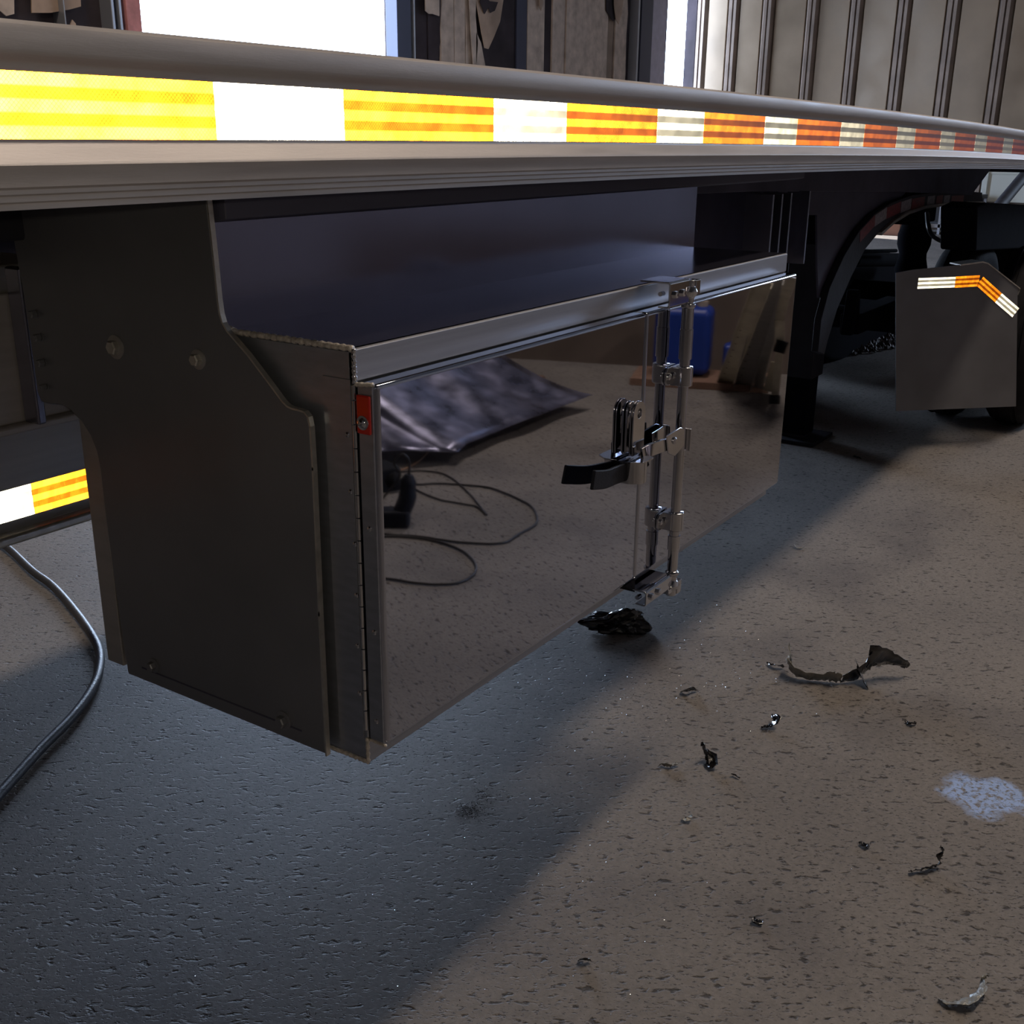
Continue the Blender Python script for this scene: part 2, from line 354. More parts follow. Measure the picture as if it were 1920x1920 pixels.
# torn lining strips on the back wall: (pixel from, to, bottom raggedness, material)
def bx(u): return at(u, 60, 1, YB).x
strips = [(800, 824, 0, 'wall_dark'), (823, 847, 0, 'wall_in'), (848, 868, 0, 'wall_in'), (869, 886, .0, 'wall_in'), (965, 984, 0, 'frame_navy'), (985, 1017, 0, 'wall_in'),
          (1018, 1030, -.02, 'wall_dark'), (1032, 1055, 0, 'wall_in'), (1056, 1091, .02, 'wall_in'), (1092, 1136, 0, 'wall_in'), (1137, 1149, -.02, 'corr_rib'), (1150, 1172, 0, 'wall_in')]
for a, c, dz, mn in strips:
    xa, xc = bx(a), bx(c); pts = []
    for i in range(18):
        z = .3 + i * .3; j = .05 * noise.noise(Vector((a * .1, z * 2.1, 0))) if a in (823, 1150, 869) else .004
        pts.append((xa + j, z))
    right = []
    for i in range(18):
        z = .3 + i * .3; j = .11 * noise.noise(Vector((c * .07, z * 2.7, 3))) if c in (824, 886, 1172) else 0
        right.append((xc + j, z))
    dpt = .035 if mn != 'wall_dark' else .02
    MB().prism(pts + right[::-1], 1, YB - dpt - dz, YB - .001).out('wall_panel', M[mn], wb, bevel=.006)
# hanging torn flaps
def flap(px, y=YB - .09, m='wall_tan', wob=.05):
    pts = [at(u, v, 1, y) for u, v in px]
    MB().prism([(p.x, p.z) for p in pts], 1, y, y + .012).out('torn_lining', M[m], wb)
flap([(893, 0), (886, -70), (948, -70), (944, 0), (938, 40), (926, 70), (916, 92), (909, 90), (903, 60), (898, 30)], m='wall_tan')
flap([(880, 0), (880, -60), (894, -60), (892, 30), (896, 80), (893, 128), (888, 128), (883, 60)], m='wall_in')
flap([(893, 60), (902, 80), (911, 128), (909, 140), (893, 140)], m='wall_in')
flap([(1012, 14), (1010, -50), (1019, -50), (1018, 8), (1015, 20)], m='wall_tan')
flap([(798, 20), (796, -70), (824, -70), (824, 30), (812, 26), (805, 26)], m='wall_in')
flap([(900, 3), (906, -12), (918, 2), (934, 4), (928, 20), (920, 24), (916, 14), (909, 26)], y=YB - .12, m='wall_dark')
flap([(1137, 20), (1137, -60), (1172, -60), (1165, 5), (1158, 30), (1150, 40)], y=YB - .06, m='wall_dark')
flap([(1152, 10), (1152, -60), (1176, -60), (1166, 25), (1160, 45), (1155, 35)], y=YB - .1, m='wall_tan')
flap([(60, 24), (58, -60), (148, -60), (152, 12), (130, 18), (95, 24)], m='wall_tan')
flap([(0, 20), (0, -50), (26, -50), (27, 26), (12, 30)], m='wall_in', y=YB - .05)
flap([(132, 46), (136, 37), (142, 44), (144, 54), (136, 56)], y=YB - .1, m='wall_tan')
def post(u0, u1, name, m, y0=YB - .16, y1=YB + .02, h=5.4, z0=0):
    a = at(u0, 40, 1, y0).x; c = at(u1, 40, 1, y0).x
    return MB().box(a, c, y0, y1, z0, h).out(name, M[m], wb, bevel=.008)
post(211, 217, 'conduit', 'pipe'); post(225, 231, 'conduit', 'pipe'); post(122, 125, 'conduit', 'pipe', h=2.75)
post(239, 266, 'door_jamb', 'pink'); post(745, 771, 'door_jamb', 'frame_navy'); post(776, 779, 'conduit', 'pipe')
post(1197, 1200, 'conduit', 'pipe'); post(1203, 1224, 'door_jamb', 'frame_navy'); post(1224, 1250, 'door_jamb', 'frame_lilac')
# end wall: flat pans between raised ribs
ys = [9.10, 8.50, 7.86, 7.07, 6.32, 5.54, 4.77, 3.98]
while ys[-1] > -1.2: ys.append(ys[-1] - .78)
for i, y in enumerate(ys[:-1]):
    yn = ys[i + 1]
    MB().box(XE - .045, XE - .001, yn + .12, y - .12, .62, 7.0).out('wall_panel', M['corr'], we, bevel=.012)
    MB().prism([(XE - .001, y - .118), (XE - .03, y - .106), (XE - .10, y - .062), (XE - .10, y - .015), (XE - .07, y), (XE - .10, y + .015), (XE - .10, y + .062), (XE - .03, y + .106), (XE - .001, y + .118)], 2, .5, 7.1).out('wall_rib', M['corr_rib'], we)
# added pale panel for the lit end wall, diagonal strut, bench with cartons
pl = at(1846, 330, 0, XE - .3); pr = at(1960, 330, 0, XE - .3)
o = MB().box(XE - .34, XE - .3, pr.y, pl.y, .50, 1.5).box(XE - .36, XE - .34, pr.y, pl.y, .92, .95).box(XE - .42, XE - .26, pr.y, pr.y + .08, 0, 1.52).box(XE - .42, XE - .26, pl.y - .08, pl.y, 0, 1.52).out('lit_wall_panel', mat('lit_wall_tone', (.78, .80, .74), .6), bevel=.006)
tag(o, 'pale grey panel added as the brightly lit lower end wall, seen under the trailer', 'panel')
q0 = at(1740, 412, 0, XE - .9); q1 = at(1836, 412, 0, XE - .9)
be = thing('workbench', (XE - .8, (q0.y + q1.y) / 2, 0), 'dark low bench by the end wall behind the trailer wheels', 'bench')
MB().box(XE - 1.0, XE - .5, q1.y, q0.y + .9, .56, .62).out('bench_top', M['bench'], be, bevel=.005)
MB().box(XE - .55, XE - .52, q1.y, q0.y + .9, .1, .56).out('back_panel', M['bench'], be)
MB().box(XE - 1.0, XE - .5, q1.y, q0.y + .9, .10, .16).out('lower_shelf', M['pipe'], be, bevel=.005)
for t in (0, .33, .66, 1):
    y = q1.y + (q0.y + .9 - q1.y) * t
    for xx in (XE - 1.0, XE - .56): MB().box(xx, xx + .04, y, y + .04, 0, .56).out('leg', M['pipe'], be)
for k, (u, w, h, lab) in enumerate([(1800, .34, .30, 'brown carton on the floor in front of the dark bench, nearer the wheels'), (1668, .42, .22, 'brown carton on the floor by the air spring, left of the other carton')]):
    p = at(u, 432, 2, 0)
    y = at(u, 428, 0, XE - 1.5).y
    c = thing('carton', (XE - 1.5, y, 0), lab, 'box', 'cartons by the end wall')
    MB().box(XE - 1.7, XE - 1.3, y - w / 2, y + w / 2, 0, h).out('carton_body', M['card'], c, bevel=.004)
    MB().obox((XE - 1.5, y - w / 2 - .07, h + .06), (.2, 0, 0), (0, .09, -.07), (0, .002, .003)).out('carton_flap', M['card'], c)
    MB().box(XE - 1.53, XE - 1.47, y - w / 2, y + w / 2, h, h + .003).out('carton_seam', M['cap'], c)

# ---------------------------------------------------------------- flatbed trailer
CB, CX, ZT = -.0027, .7539, HC - .0064          # camber of the side rail
RY = .8355
def cz(x): return CB * (x - CX) ** 2 if x > CX else 0
trailer = thing('flatbed_trailer', (3, 2.1, 0), 'aluminium flatbed trailer with a red and white taped side rail, filling the top', 'trailer')
prof = [(RY - .004, .0875), (RY - .010, .084), (RY - .011, .080), (RY - .011, .066), (RY - .009, .062), (RY - .002, .0585), (RY, .0555), (RY, -.002), (RY - .001, -.004),
        (RY - .014, -.0165), (RY - .0155, -.0195), (RY - .013, -.023), (RY - .0115, -.036), (RY - .008, -.038), (RY - .008, -.0415), (RY - .0045, -.043), (RY - .0045, -.0475), (RY - .001, -.049), (RY - .001, -.054), (RY + .010, -.054), (RY + .010, .0875)]
def sweep(prof, x0, x1, n, name, m, parent, zb=ZT, **k):
    b = MB(); rows = []
    for i in range(n + 1):
        x = x0 + (x1 - x0) * i / n
        rows.append([b.b.verts.new((x, y, zb + cz(x) + z)) for y, z in prof])
    for A, B in zip(rows, rows[1:]):
        for j in range(len(prof)): b.b.faces.new((A[j], A[(j + 1) % len(prof)], B[(j + 1) % len(prof)], B[j]))
    b.b.faces.new(rows[0]); b.b.faces.new(rows[-1][::-1])
    return b.out(name, m, parent, **k)
rail = sweep(prof, -2.2, 8.9, 60, 'side_rail', M['alu_rail'], trailer, smooth=True)
IN = .0254
def tape_mesh(L, m):
    b = bmesh.new(); n = 6; F = []
    for y in (0, -.0007):
        F.append([[b.verts.new((L * i / n, y, z)) for i in range(n + 1)] for z in (-.0254, .0254)])
    for g in F:
        for i in range(n): b.faces.new((g[0][i], g[0][i + 1], g[1][i + 1], g[1][i]))
    for i in range(n):
        b.faces.new((F[0][0][i], F[0][0][i + 1], F[1][0][i + 1], F[1][0][i])); b.faces.new((F[0][1][i], F[0][1][i + 1], F[1][1][i + 1], F[1][1][i]))
    for e in (0, n): b.faces.new((F[0][0][e], F[0][1][e], F[1][1][e], F[1][0][e]))
    bmesh.ops.recalc_face_normals(b, faces=b.faces)
    me = bpy.data.meshes.new('tape_segment'); b.to_mesh(me); b.free(); me.materials.append(m); return me
TRW, TWW = tape_mesh(11 * IN - .0006, M['tape_red_worn']), tape_mesh(7 * IN - .0006, M['tape_white_worn'])
TR, TW = tape_mesh(11 * IN - .0006, M['tape_red']), tape_mesh(7 * IN - .0006, M['tape_white'])
RETRO = []
def put_tape(me, origin, ux, uz, parent, lab, scale=1):
    o = bpy.data.objects.new('tape_segment', me); COL.objects.link(o)
    ux = Vector(ux).normalized(); uz = Vector(uz); uz = (uz - ux * uz.dot(ux)).normalized(); uy = uz.cross(ux)
    mw = Matrix(((ux.x, uy.x, uz.x, origin[0]), (ux.y, uy.y, uz.y, origin[1]), (ux.z, uy.z, uz.z, origin[2]), (0, 0, 0, 1)))
    if scale != 1: mw = mw @ Matrix.Diagonal((scale, 1, 1, 1))
    o.parent = parent; o.matrix_parent_inverse = WM(parent).inverted(); o.matrix_basis = mw; o['label'] = lab
    return o
x = CX - 11 * IN - 2 * 18 * IN; k = 0
while x < 8.5:
    red = k % 2 == 0; L = (11 if red else 7) * IN
    sl = (cz(x + L) - cz(x)) / L
    put_tape(TR if red else TW, (x, RY - .0002, ZT + cz(x) + .0254), (1, 0, sl), (0, 0, 1), rail, 'red reflective tape' if red else 'white reflective tape')
    x += L; k += 1
# deck and its cross members
b = MB()
sweep([(RY + .010, .048), (3.42, .048), (3.42, .0870), (RY + .010, .0870)], -2.2, 8.9, 30, 'deck', M['deck'], trailer)
sweep([(3.42 + (RY + .010 - p[0]) + .0, p[1]) for p in prof], -2.2, 8.9, 30, 'side_rail', M['alu_rail'], trailer, smooth=True)
x = -1.9
while x < 8.6:
    MB().box(x, x + .012, RY + .03, 3.4, ZT + cz(x) - .035, ZT + cz(x) + .047).box(x - .02, x + .032, RY + .03, 3.4, ZT + cz(x) - .040, ZT + cz(x) - .034).out('cross_member', M['alu_dark'], trailer)
    x += .41
# main beams: web, flanges, upper box that ends in a slant
def beam(yb, m):
    b = MB(); xs_ = 2.3 if yb < 2 else -2.1
    b.prism([(xs_, 1.40), (xs_, .86), (4.6, .86), (4.9, 1.15), (7.3, 1.13), (7.3, 1.22), (7.0, 1.26), (4.0, 1.36), (1.0, 1.39)], 1, yb, yb + .012)
    b.prism([(xs_, .848), (4.6, .848), (4.6, .86), (xs_, .86)], 1, yb - .005, yb + .12)
    return b.out('main_beam', m, trailer, bevel=.002)
beam(1.90, M['beam']); beam(2.7, M['beam'])
ob = MB().prism([(2.3, 1.385), (2.3, 1.285), (3.6, 1.262), (5.4, 1.200), (6.93, 1.132), (7.34, 1.262), (7.34, 1.29), (5.4, 1.345)], 1, 1.44, 1.495).out('outrigger', M['beam'], trailer, bevel=.003)
for u in (1421, 1438, 1455, 1490):
    p = at(u, 400, 1, 1.45)
    MB().box(p.x, p.x + .012, 1.40, 1.50, .99, 1.25).out('stiffener', M['alu_dark'], trailer, bevel=.001)
# landing leg
lx0, lx1, ly0, ly1 = 5.20, 5.36, 1.70, 1.87
leg = MB().box(lx0, lx1, ly0, ly1, .32, at(1500, 404, 1, 1.70).z).out('landing_leg', M['steel_navy'], trailer, bevel=.006)
MB().box(lx0 + .015, lx1 - .015, ly0 + .015, ly1 - .015, .03, .34).out('inner_tube', M['steel_black'], leg, bevel=.004)
MB().box(lx0 - .06, lx1 + .07, ly0 - .06, ly1 + .06, .0, .018).prism([(lx0 + .01, .018), (lx1 - .01, .018), (lx1 - .04, .09), (lx0 + .04, .09)], 1, ly0 + .02, ly1 - .02).out('foot', M['steel_navy'], leg, bevel=.004)
MB().box(lx0 - .02, lx1 + .03, ly0 - .04, ly1, .96, 1.14).cyl((lx0 - .01, ly0 - .05, 1.0), (lx0 - .01, ly0 - .01, 1.0), .014).out('mounting_plate', M['steel_black'], leg, bevel=.003)
MB().obox(((5.05 + 5.32) / 2, 1.78, 1.12), (.2, 0, 0), (0, .02, 0), (0, 0, .05)).out('cross_shaft', M['steel_black'], leg)
MB().lathe((lx1 + .0, ly0 - .012, .97), (0, -1, 0), [(0, .02), (.01, .02), (.011, .012), (.02, .012)], 10).out('bolt', M['chrome'], leg, smooth=True)
# arch of the bogie with worn tape, in the plane Y = AY
AY = 1.45
def A(u, v): p = at(u, v, 1, AY); return (p.x, p.z)
outer = [(1534, 660), (1540, 600), (1556, 540), (1583, 480), (1612, 432), (1640, 401), (1672, 380), (1710, 366), (1760, 360), (1815, 359), (1842, 361)]
inner = [(1842, 379), (1815, 379), (1775, 381), (1730, 387), (1700, 397), (1672, 414), (1648, 436), (1622, 468), (1596, 520), (1570, 580), (1552, 640), (1546, 665)]
arch = MB().prism([A(*p) for p in outer + inner], 1, AY, AY + .03).out('bogie_arch', M['steel_navy'], trailer, bevel=.003)
b = MB()
inn = inner[:7]
pi = [A(*p) for p in inn]
for i in range(len(pi) - 1):
    (xa, za), (xb, zb) = pi[i], pi[i + 1]
    b.obox(((xa + xb) / 2, AY + .02, (za + zb) / 2 - .004), ((xb - xa) / 2 * 1.02, 0, (zb - za) / 2 * 1.02), (0, .035, 0), (0, 0, .007))
b.out('arch_flange', M['edge'], arch)
segs = [(1612, 432, 1640, 402, 0), (1640, 402, 1662, 388, 1), (1662, 388, 1688, 377, 0), (1689, 377, 1708, 371, 1), (1709, 371, 1733, 367, 0), (1738, 366, 1752, 365, 1), (1755, 365, 1767, 364, 0), (1769, 364, 1780, 364, 1), (1783, 364, 1806, 364, 0)]
for u0, v0, u1, v1, wh in segs:
    (xa, za), (xb, zb) = A(u0, v0 + 12), A(u1, v1 + 11)
    dx = Vector((xb - xa, 0, zb - za)); L = dx.length
    put_tape(TWW if wh else TRW, (xa, AY - .001, za), dx, (0, 0, 1), arch, 'white reflective tape, worn' if wh else 'red reflective tape, worn', scale=L / ((7 if wh else 11) * IN))
gs = [A(*p) for p in [(1476, 352), (1720, 352), (1700, 374), (1655, 398), (1622, 436), (1592, 490), (1566, 550), (1550, 560), (1548, 500), (1548, 404), (1476, 404)]]
MB().prism(gs, 1, 1.484, 1.492).out('gusset', M['beam'], trailer)
# wheels
def wheel(x, y, r=.47, w=.25, name='wheel', parent=trailer):
    t = MB().lathe((x, y - w / 2, r), (0, 1, 0), [(.03, r * .58), (.012, r * .64), (.0, r * .80), (.008, r * .90), (.03, r * .965), (.05, r * .99), (.062, r), (.066, r * .985), (.082, r * .985), (.086, r), (w - .086, r), (w - .082, r * .985), (w - .066, r * .985), (w - .062, r),
        (w - .05, r * .99), (w - .03, r * .965), (w - .008, r * .9), (w, r * .8), (w - .012, r * .64), (w - .03, r * .58)], 48).out(name, M['rubber'], parent, smooth=True)
    MB().lathe((x, y - w / 2, r), (0, 1, 0), [(.028, r * .58), (.035, r * .55), (.10, r * .52), (.12, r * .30), (.07, r * .26), (.06, r * .16), (.02, r * .14), (.018, r * .02)], 32, caps=True).out('rim', M['alu_dark'], t, smooth=True)
    for i in range(8):
        a = i * math.pi / 4
        MB().cyl((x + math.cos(a) * r * .4, y - w / 2 + .10, r + math.sin(a) * r * .4), (x + math.cos(a) * r * .4, y - w / 2 + .125, r + math.sin(a) * r * .4), .016, 6).out('wheel_nut', M['chrome'], t)
    return t
for xx in (6.30, 7.58):
    for yy in (.945, 1.285, 2.97, 3.31): wheel(xx, yy, .465, .23)
    ax_ = MB().cyl((xx, 1.1, .47), (xx, 3.1, .47), .065, 16).out('axle', M['steel_black'], trailer, smooth=True)
    MB().box(xx - .75, xx + .05, 1.60, 1.70, .50, .60).prism([(xx - .80, .50), (xx - .68, .50), (xx - .72, .72), (xx - .76, .72)], 1, 1.62, 1.68).out('trailing_arm', M['steel_black'], trailer, bevel=.008)
    sx = at(1712, 470, 1, 1.72).x + (xx - 6.30)
    if xx < 7: MB().lathe((sx, 1.72, .62), (0, 0, 1), [(0, .07), (.02, .085), (.08, .095), (.14, .08), (.17, .078), (.22, .095), (.28, .097), (.34, .08), (.36, .065), (.50, .065)], 24).out('air_spring', M['guard'], trailer, smooth=True)
# air tank and rounded black guard behind the landing leg
px = at(1600, 560, 1, 2.3)
def G(u, v, Y=2.25): p = at(u, v, 1, Y); return (p.x, p.z)
g = [(1532, 480), (1600, 466), (1672, 470), (1690, 500), (1690, 625), (1672, 640), (1640, 664), (1612, 677), (1585, 681), (1560, 679), (1540, 668), (1528, 640)]
MB().prism([G(*p) for p in g], 1, 2.25, 2.55).out('spare_wheel_guard', M['guard'], trailer, bevel=.04, seg=3)
MB().cyl(at(1600, 487, 1, 2.1), at(1700, 487, 1, 2.1) , .045, 16).cyl(at(1600, 472, 1, 2.0), at(1680, 470, 1, 2.0), .012, 8).out('air_tank', M['steel_black'], trailer, smooth=True)
MB().tube(smoothpath([at(1738, 400, 1, 1.55), at(1742, 430, 1, 1.5), at(1755, 447, 1, 1.5), at(1790, 462, 1, 1.5)]), .012, 8).out('air_hose', M['cord'], trailer, smooth=True)
a0, a1_ = at(1700, 385, 1, 1.72), at(1733, 385, 1, 1.72)
MB().box(a0.x - .01, a1_.x + .02, 1.65, 1.79, .97, 1.16).out('spring_mount', M['steel_black'], trailer, bevel=.01)
# rear frame block above the wheels and diagonal tube at the far end
MB().prism([G(*p, 1.2) for p in [(1812, 388), (1830, 379), (1915, 384), (1990, 392), (2000, 470), (1900, 465), (1810, 470)]], 1, 1.15, 1.32).out('suspension_frame', M['steel_black'], trailer, bevel=.01)
MB().cyl(at(1862, 400, 1, 1.9), at(1935, 312, 1, 1.9), .05, 16).out('strut', M['steel_navy'], trailer, smooth=True)
# fender plate carrying reflective tape
F0, F1 = at(1680, 771, 2, .2), at(1905, 762, 2, .2)
fd = (F1 - F0); fl_ = fd.length; fd.normalize(); fn = Vector((fd.y, -fd.x, 0))
if fn.dot(CP - F0) < 0: fn = -fn
def onF(u, v, off=0):
    d = RX * (u - 960) + DN * (v - 960) + FW * FPX; o_ = F0 + fn * off
    return CP + d * ((o_ - CP).dot(fn) / d.dot(fn))
poly = [(1680, 771), (1680, 512), (1712, 506), (1800, 497), (1842, 491), (1852, 494), (1912, 541), (1908, 552), (1905, 762)]
b = MB()
P0 = [onF(*p) for p in poly]
va = [b.b.verts.new(p) for p in P0]; vb = [b.b.verts.new(p - fn * .006) for p in P0]
b.b.faces.new(va); b.b.faces.new(vb[::-1])
for i in range(len(va)): b.b.faces.new((va[i], vb[i], vb[(i + 1) % len(va)], va[(i + 1) % len(va)]))
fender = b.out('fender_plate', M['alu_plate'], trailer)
fl1 = [onF(*p) for p in poly[3:8]]
b = MB()
for p, q in zip(fl1, fl1[1:]):
    c = (p + q) / 2 - fn * .04
    b.obox(c, (q - p) / 2, fn * .045, Vector((0, 0, .003)))
b.out('fender_lip', M['edge'], fender)
def ftape(poly4, me, L, lab):
    p, q, r_, s_ = [onF(u, v, .002) for u, v in poly4]      # bl, br, tl, tr
    o_ = (p + r_) / 2; e = (q + s_) / 2
    h = ((r_ - p).length + (s_ - q).length) / 2
    t = put_tape(me, o_, e - o_, r_ - p, fender, lab, scale=(e - o_).length / L)
    t.matrix_basis = t.matrix_basis @ Matrix.Diagonal((1, 1, h / .0508, 1))
ftape([(1722, 541), (1791, 539), (1720, 522), (1791, 519)], TW, 7 * IN, 'white reflective tape')
ftape([(1791, 539), (1832, 537), (1791, 519), (1840, 516)], TR, 11 * IN, 'red reflective tape')
ftape([(1833, 537), (1865, 566), (1841, 517), (1879, 551)], TR, 11 * IN, 'red reflective tape on the slanted edge')
ftape([(1865, 566), (1903, 597), (1879, 551), (1906, 576)], TW, 7 * IN, 'white reflective tape on the slanted edge')
# inner side box left of the toolbox bracket
BY = 1.56
def Bp(u, v, Y=BY): return at(u, v, 1, Y)
zt0 = Bp(0, 952).z; xr = Bp(176, 900).x; zlip = Bp(0, 812).z
ib = MB().box(-1.6, xr, BY, BY + .6, Bp(0, 1004).z, 1.24).out('inner_side_box', M['alu'], trailer, bevel=.004)
MB().box(-1.6, xr + .02, BY - .028, BY - .001, zlip, zlip + .012).box(-1.6, xr - .02, BY - .012, BY - .001, zlip + .012, 1.2).out('upper_panel', M['alu_rail'], ib, bevel=.004)
MB().box(-1.6, xr, BY - .03, BY - .001, Bp(0, 1018).z, Bp(0, 998).z).out('lower_lip', M['edge'], ib, bevel=.006)
MB().box(Bp(10, 600).x, Bp(28, 600).x, BY - .05, BY - .013, zlip + .012, 1.24).out('upright', M['alu_dark'], ib, bevel=.004)
xj = Bp(62, 945).x
Lr = xr - xj - .004
put_tape(TR, (xj, BY - .001, zt0), (1, 0, 0), (0, 0, 1), ib, 'red reflective tape', scale=Lr / (11 * IN))
x = xj
for k in range(4):
    L = (7 if k % 2 == 0 else 11) * IN; x -= L
    put_tape(TW if k % 2 == 0 else TR, (x, BY - .001, zt0), (1, 0, 0), (0, 0, 1), ib, 'white reflective tape' if k % 2 == 0 else 'red reflective tape')
MB().box(-1.9, at(152, 400, 1, 1.46).x, 1.40, 1.46, at(0, 446, 1, 1.46).z, 1.395).out('outrigger', M['steel_navy'], trailer, bevel=.006)

# ---------------------------------------------------------------- toolbox
XL, XR, FY = .927, 2.293, .831
ZB, ZTOP = .667, 1.201
tb = thing('toolbox', ((XL + XR) / 2, 1.05, ZB), 'polished stainless toolbox with mirror doors slung under the trailer rail', 'toolbox')
# body shell
b = MB()
b.box(XL, XR, FY, 1.30, ZB, ZB + .004)                       # bottom
b.box(XL, XL + .004, FY, 1.34, ZB + .004, ZTOP - .004)       # left end
b.box(XR - .004, XR, FY, 1.30, ZB + .004, ZTOP - .004)       # right end
b.box(XL + .004, XR - .004, 1.296, 1.30, ZB + .004, ZTOP - .004)
b.out('body', M['stain_brush'], tb, bevel=.0012)
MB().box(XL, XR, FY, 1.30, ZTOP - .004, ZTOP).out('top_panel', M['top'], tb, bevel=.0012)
b = MB().prism([(FY - .0, ZTOP), (FY - .003, ZTOP - .0015), (FY - .003, 1.164), (FY + .004, 1.159), (FY + .004, 1.155), (FY + .007, 1.155), (FY + .007, ZTOP)], 0, XL, XR)
b.out('header', M['header'], tb, bevel=.0008)
MB().prism([(FY - .002, .700), (FY - .002, ZB), (FY + .004, ZB), (FY + .004, .700)], 0, XL, XR).out('sill', M['stain_brush'], tb, bevel=.0008)
# upright back sheet rising from the top panel to the deck, with its upper fold
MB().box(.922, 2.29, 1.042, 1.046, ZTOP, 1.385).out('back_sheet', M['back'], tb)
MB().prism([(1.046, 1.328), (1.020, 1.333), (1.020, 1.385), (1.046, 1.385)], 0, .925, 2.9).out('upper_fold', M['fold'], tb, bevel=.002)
# weld beads
def bead(a, c, r, n, name='weld_bead', m='weld', amp=.35):
    a, c = Vector(a), Vector(c); pts = []; rs = []
    for i in range(n + 1):
        pts.append(a.lerp(c, i / n) + Vector((noise.noise(Vector((i * .9, 1, r * 99))), noise.noise(Vector((i * .8, 5, 2))), noise.noise(Vector((i * .7, 9, 4))))) * r * .25)
        rs.append(r * (1 + amp * (.5 * math.sin(i * 1.9) + .5 * noise.noise(Vector((i * .6, 3, 7))))))
    return MB().tube(pts, rs, 8).out(name, M[m], tb, smooth='all')
bead((XL, FY, ZTOP), (XL, 1.03, ZTOP), .0038, 60)
bead((XL, 1.024, 1.200), (XL - .003, 1.042, 1.206), .006, 6)
bead((XL, FY - .001, ZTOP), (XL, FY - .001, 1.160), .0030, 22, m='stain_edge')
bead((XL, FY, 1.160), (XL, .803, 1.163), .0028, 10)
bead((XL, .90, ZB), (XL, FY, ZB), .0028, 30)
bead((XL, FY, ZB), (XL, FY, .702), .0026, 12)
bead((XL, .827, .701), (XL, .800, .701), .0020, 12)
# bracket plate
PX = .913
def Q(u, v): p = at(u, v, 0, PX); return (p.y, p.z)
pl_ = [Q(613, 1412), Q(600, 1150), Q(588, 880), Q(583, 800), Q(579, 781), Q(572, 772), Q(560, 768), Q(548, 765), Q(540, 761), Q(531, 752), Q(500, 710), Q(466, 665), Q(440, 635), Q(428, 621), Q(419, 605), Q(414, 588), Q(410, 560), Q(402, 480), Q(393, 400), Q(388, 356)]
pt_ = (pl_[-1][0] + .001, 1.388)
left = [(1.47, 1.388), Q(24, 420), Q(32, 470), Q(45, 540), Q(57, 620), Q(66, 680), Q(73, 735), Q(80, 752), Q(92, 756), Q(116, 757), Q(135, 768), Q(156, 790), Q(172, 815), Q(184, 845), Q(191, 880), Q(196, 926), Q(205, 1000), Q(222, 1120), Q(236, 1219), Q(243, 1262)]
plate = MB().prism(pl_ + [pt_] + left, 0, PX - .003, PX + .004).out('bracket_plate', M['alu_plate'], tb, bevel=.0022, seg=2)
# pale sawn rim following the front edge of the plate
b = MB()
rp = [(PX + .0005, y, z) for y, z in pl_]
for a, c in zip(rp, rp[1:]):
    a, c = Vector(a), Vector(c); d = (c - a); n_ = Vector((0, d.z, -d.y)).normalized()
    b.obox((a + c) / 2 - Vector((0, .0011, 0)), d / 2 * 1.03, Vector((.0036, 0, 0)), n_ * .0012)
b.out('sawn_edge', M['edge'], plate)
MB().box(PX + .004, XL + .02, 1.303, 1.340, ZB + .004, 1.06).out('rear_flange', M['alu'], tb, bevel=.002)
MB().prism([(.93, ZB + .022), (.93, ZB + .0195), (1.25, ZB + .0195), (1.25, ZB + .022)], 0, PX - .0034, PX - .003).out('seam', M['beam'], plate)
def bolt(u, v, r=.010, washer=True, proud=.008, m='alu'):
    y, z = Q(u, v); o_ = (PX - .003, y, z)
    w = MB().lathe(o_, (-1, 0, 0), [(0, r * 1.6), (.0015, r * 1.6), (.002, r * 1.45)] if washer else [(0, r * 1.1), (.001, r * 1.1)], 24).out('bolt', M[m], plate, smooth=True)
    MB().lathe(Vector(o_) + Vector((-.002, 0, 0)), (-1, 0, 0), [(0, r), (proud * .8, r), (proud, r * .82)], 6).out('bolt_head', M['edge'] if m == 'alu' else M[m], w)
bolt(221, 650); bolt(376, 673, .008); bolt(535, 1349, .0085, m='alu_plate'); bolt(292, 1246, .007, m='alu_plate')
for u, v in ((72, 588), (80, 632), (86, 679), (91, 724)): bolt(u, v, .0055 if v < 720 else .004, washer=False, proud=.009, m='alu_plate')
# doors: dished mirror pans
def door(name, x0, x1, lab):
    d = MB().box(x0, x1, DOOR_Y, FY - .006, .7015, 1.1635).out(name, M['mirror'], tb, bevel=.0062, seg=4)
    d['label'] = lab
    return d
XM = 1.5935
dl = door('door', XL + .001, XM - .0012, 'left mirror-polished door'); dr = door('door', XM + .0012, 2.2815, 'right mirror-polished door')
MB().box(XL - .0015, XL + .0015, .8035, FY - .0065, .705, 1.160).out('hinge_leaf', M['stain_brush'], dl)
MB().box(XL - .0015, XL, .836, .878, .700, 1.165).out('hinge_leaf', M['stain_brush'], tb, bevel=.0004)
b = MB(); z = .716
while z < 1.158:
    b.cyl((XL - .0025, FY - .001, z), (XL - .0025, FY - .001, min(z + .0270, 1.16)), .0031, 12); z += .0285
b.out('hinge_knuckles', M['stain_edge'], tb, smooth=True)
for u, v in ((652, 815), (658, 922), (666, 1020), (669, 1116), (671, 1211), (675, 1300)):
    p = at(u, v, 0, XL - .0015)
    MB().lathe((XL - .0015, p.y, p.z), (-1, 0, 0), [(0, .0034), (.0012, .0032), (.0022, .0018)], 12).out('rivet', M['stain_edge'], tb, smooth=True)
for u, v in ((693, 992), (702, 1186), (706, 1353)):
    p = at(u, v, 0, XL - .002)
    MB().lathe((XL - .0015, p.y, p.z), (-1, 0, 0), [(0, .0036), (.0012, .0034), (.0022, .0018)], 12).out('rivet', M['stain_edge'], dl, smooth=True)
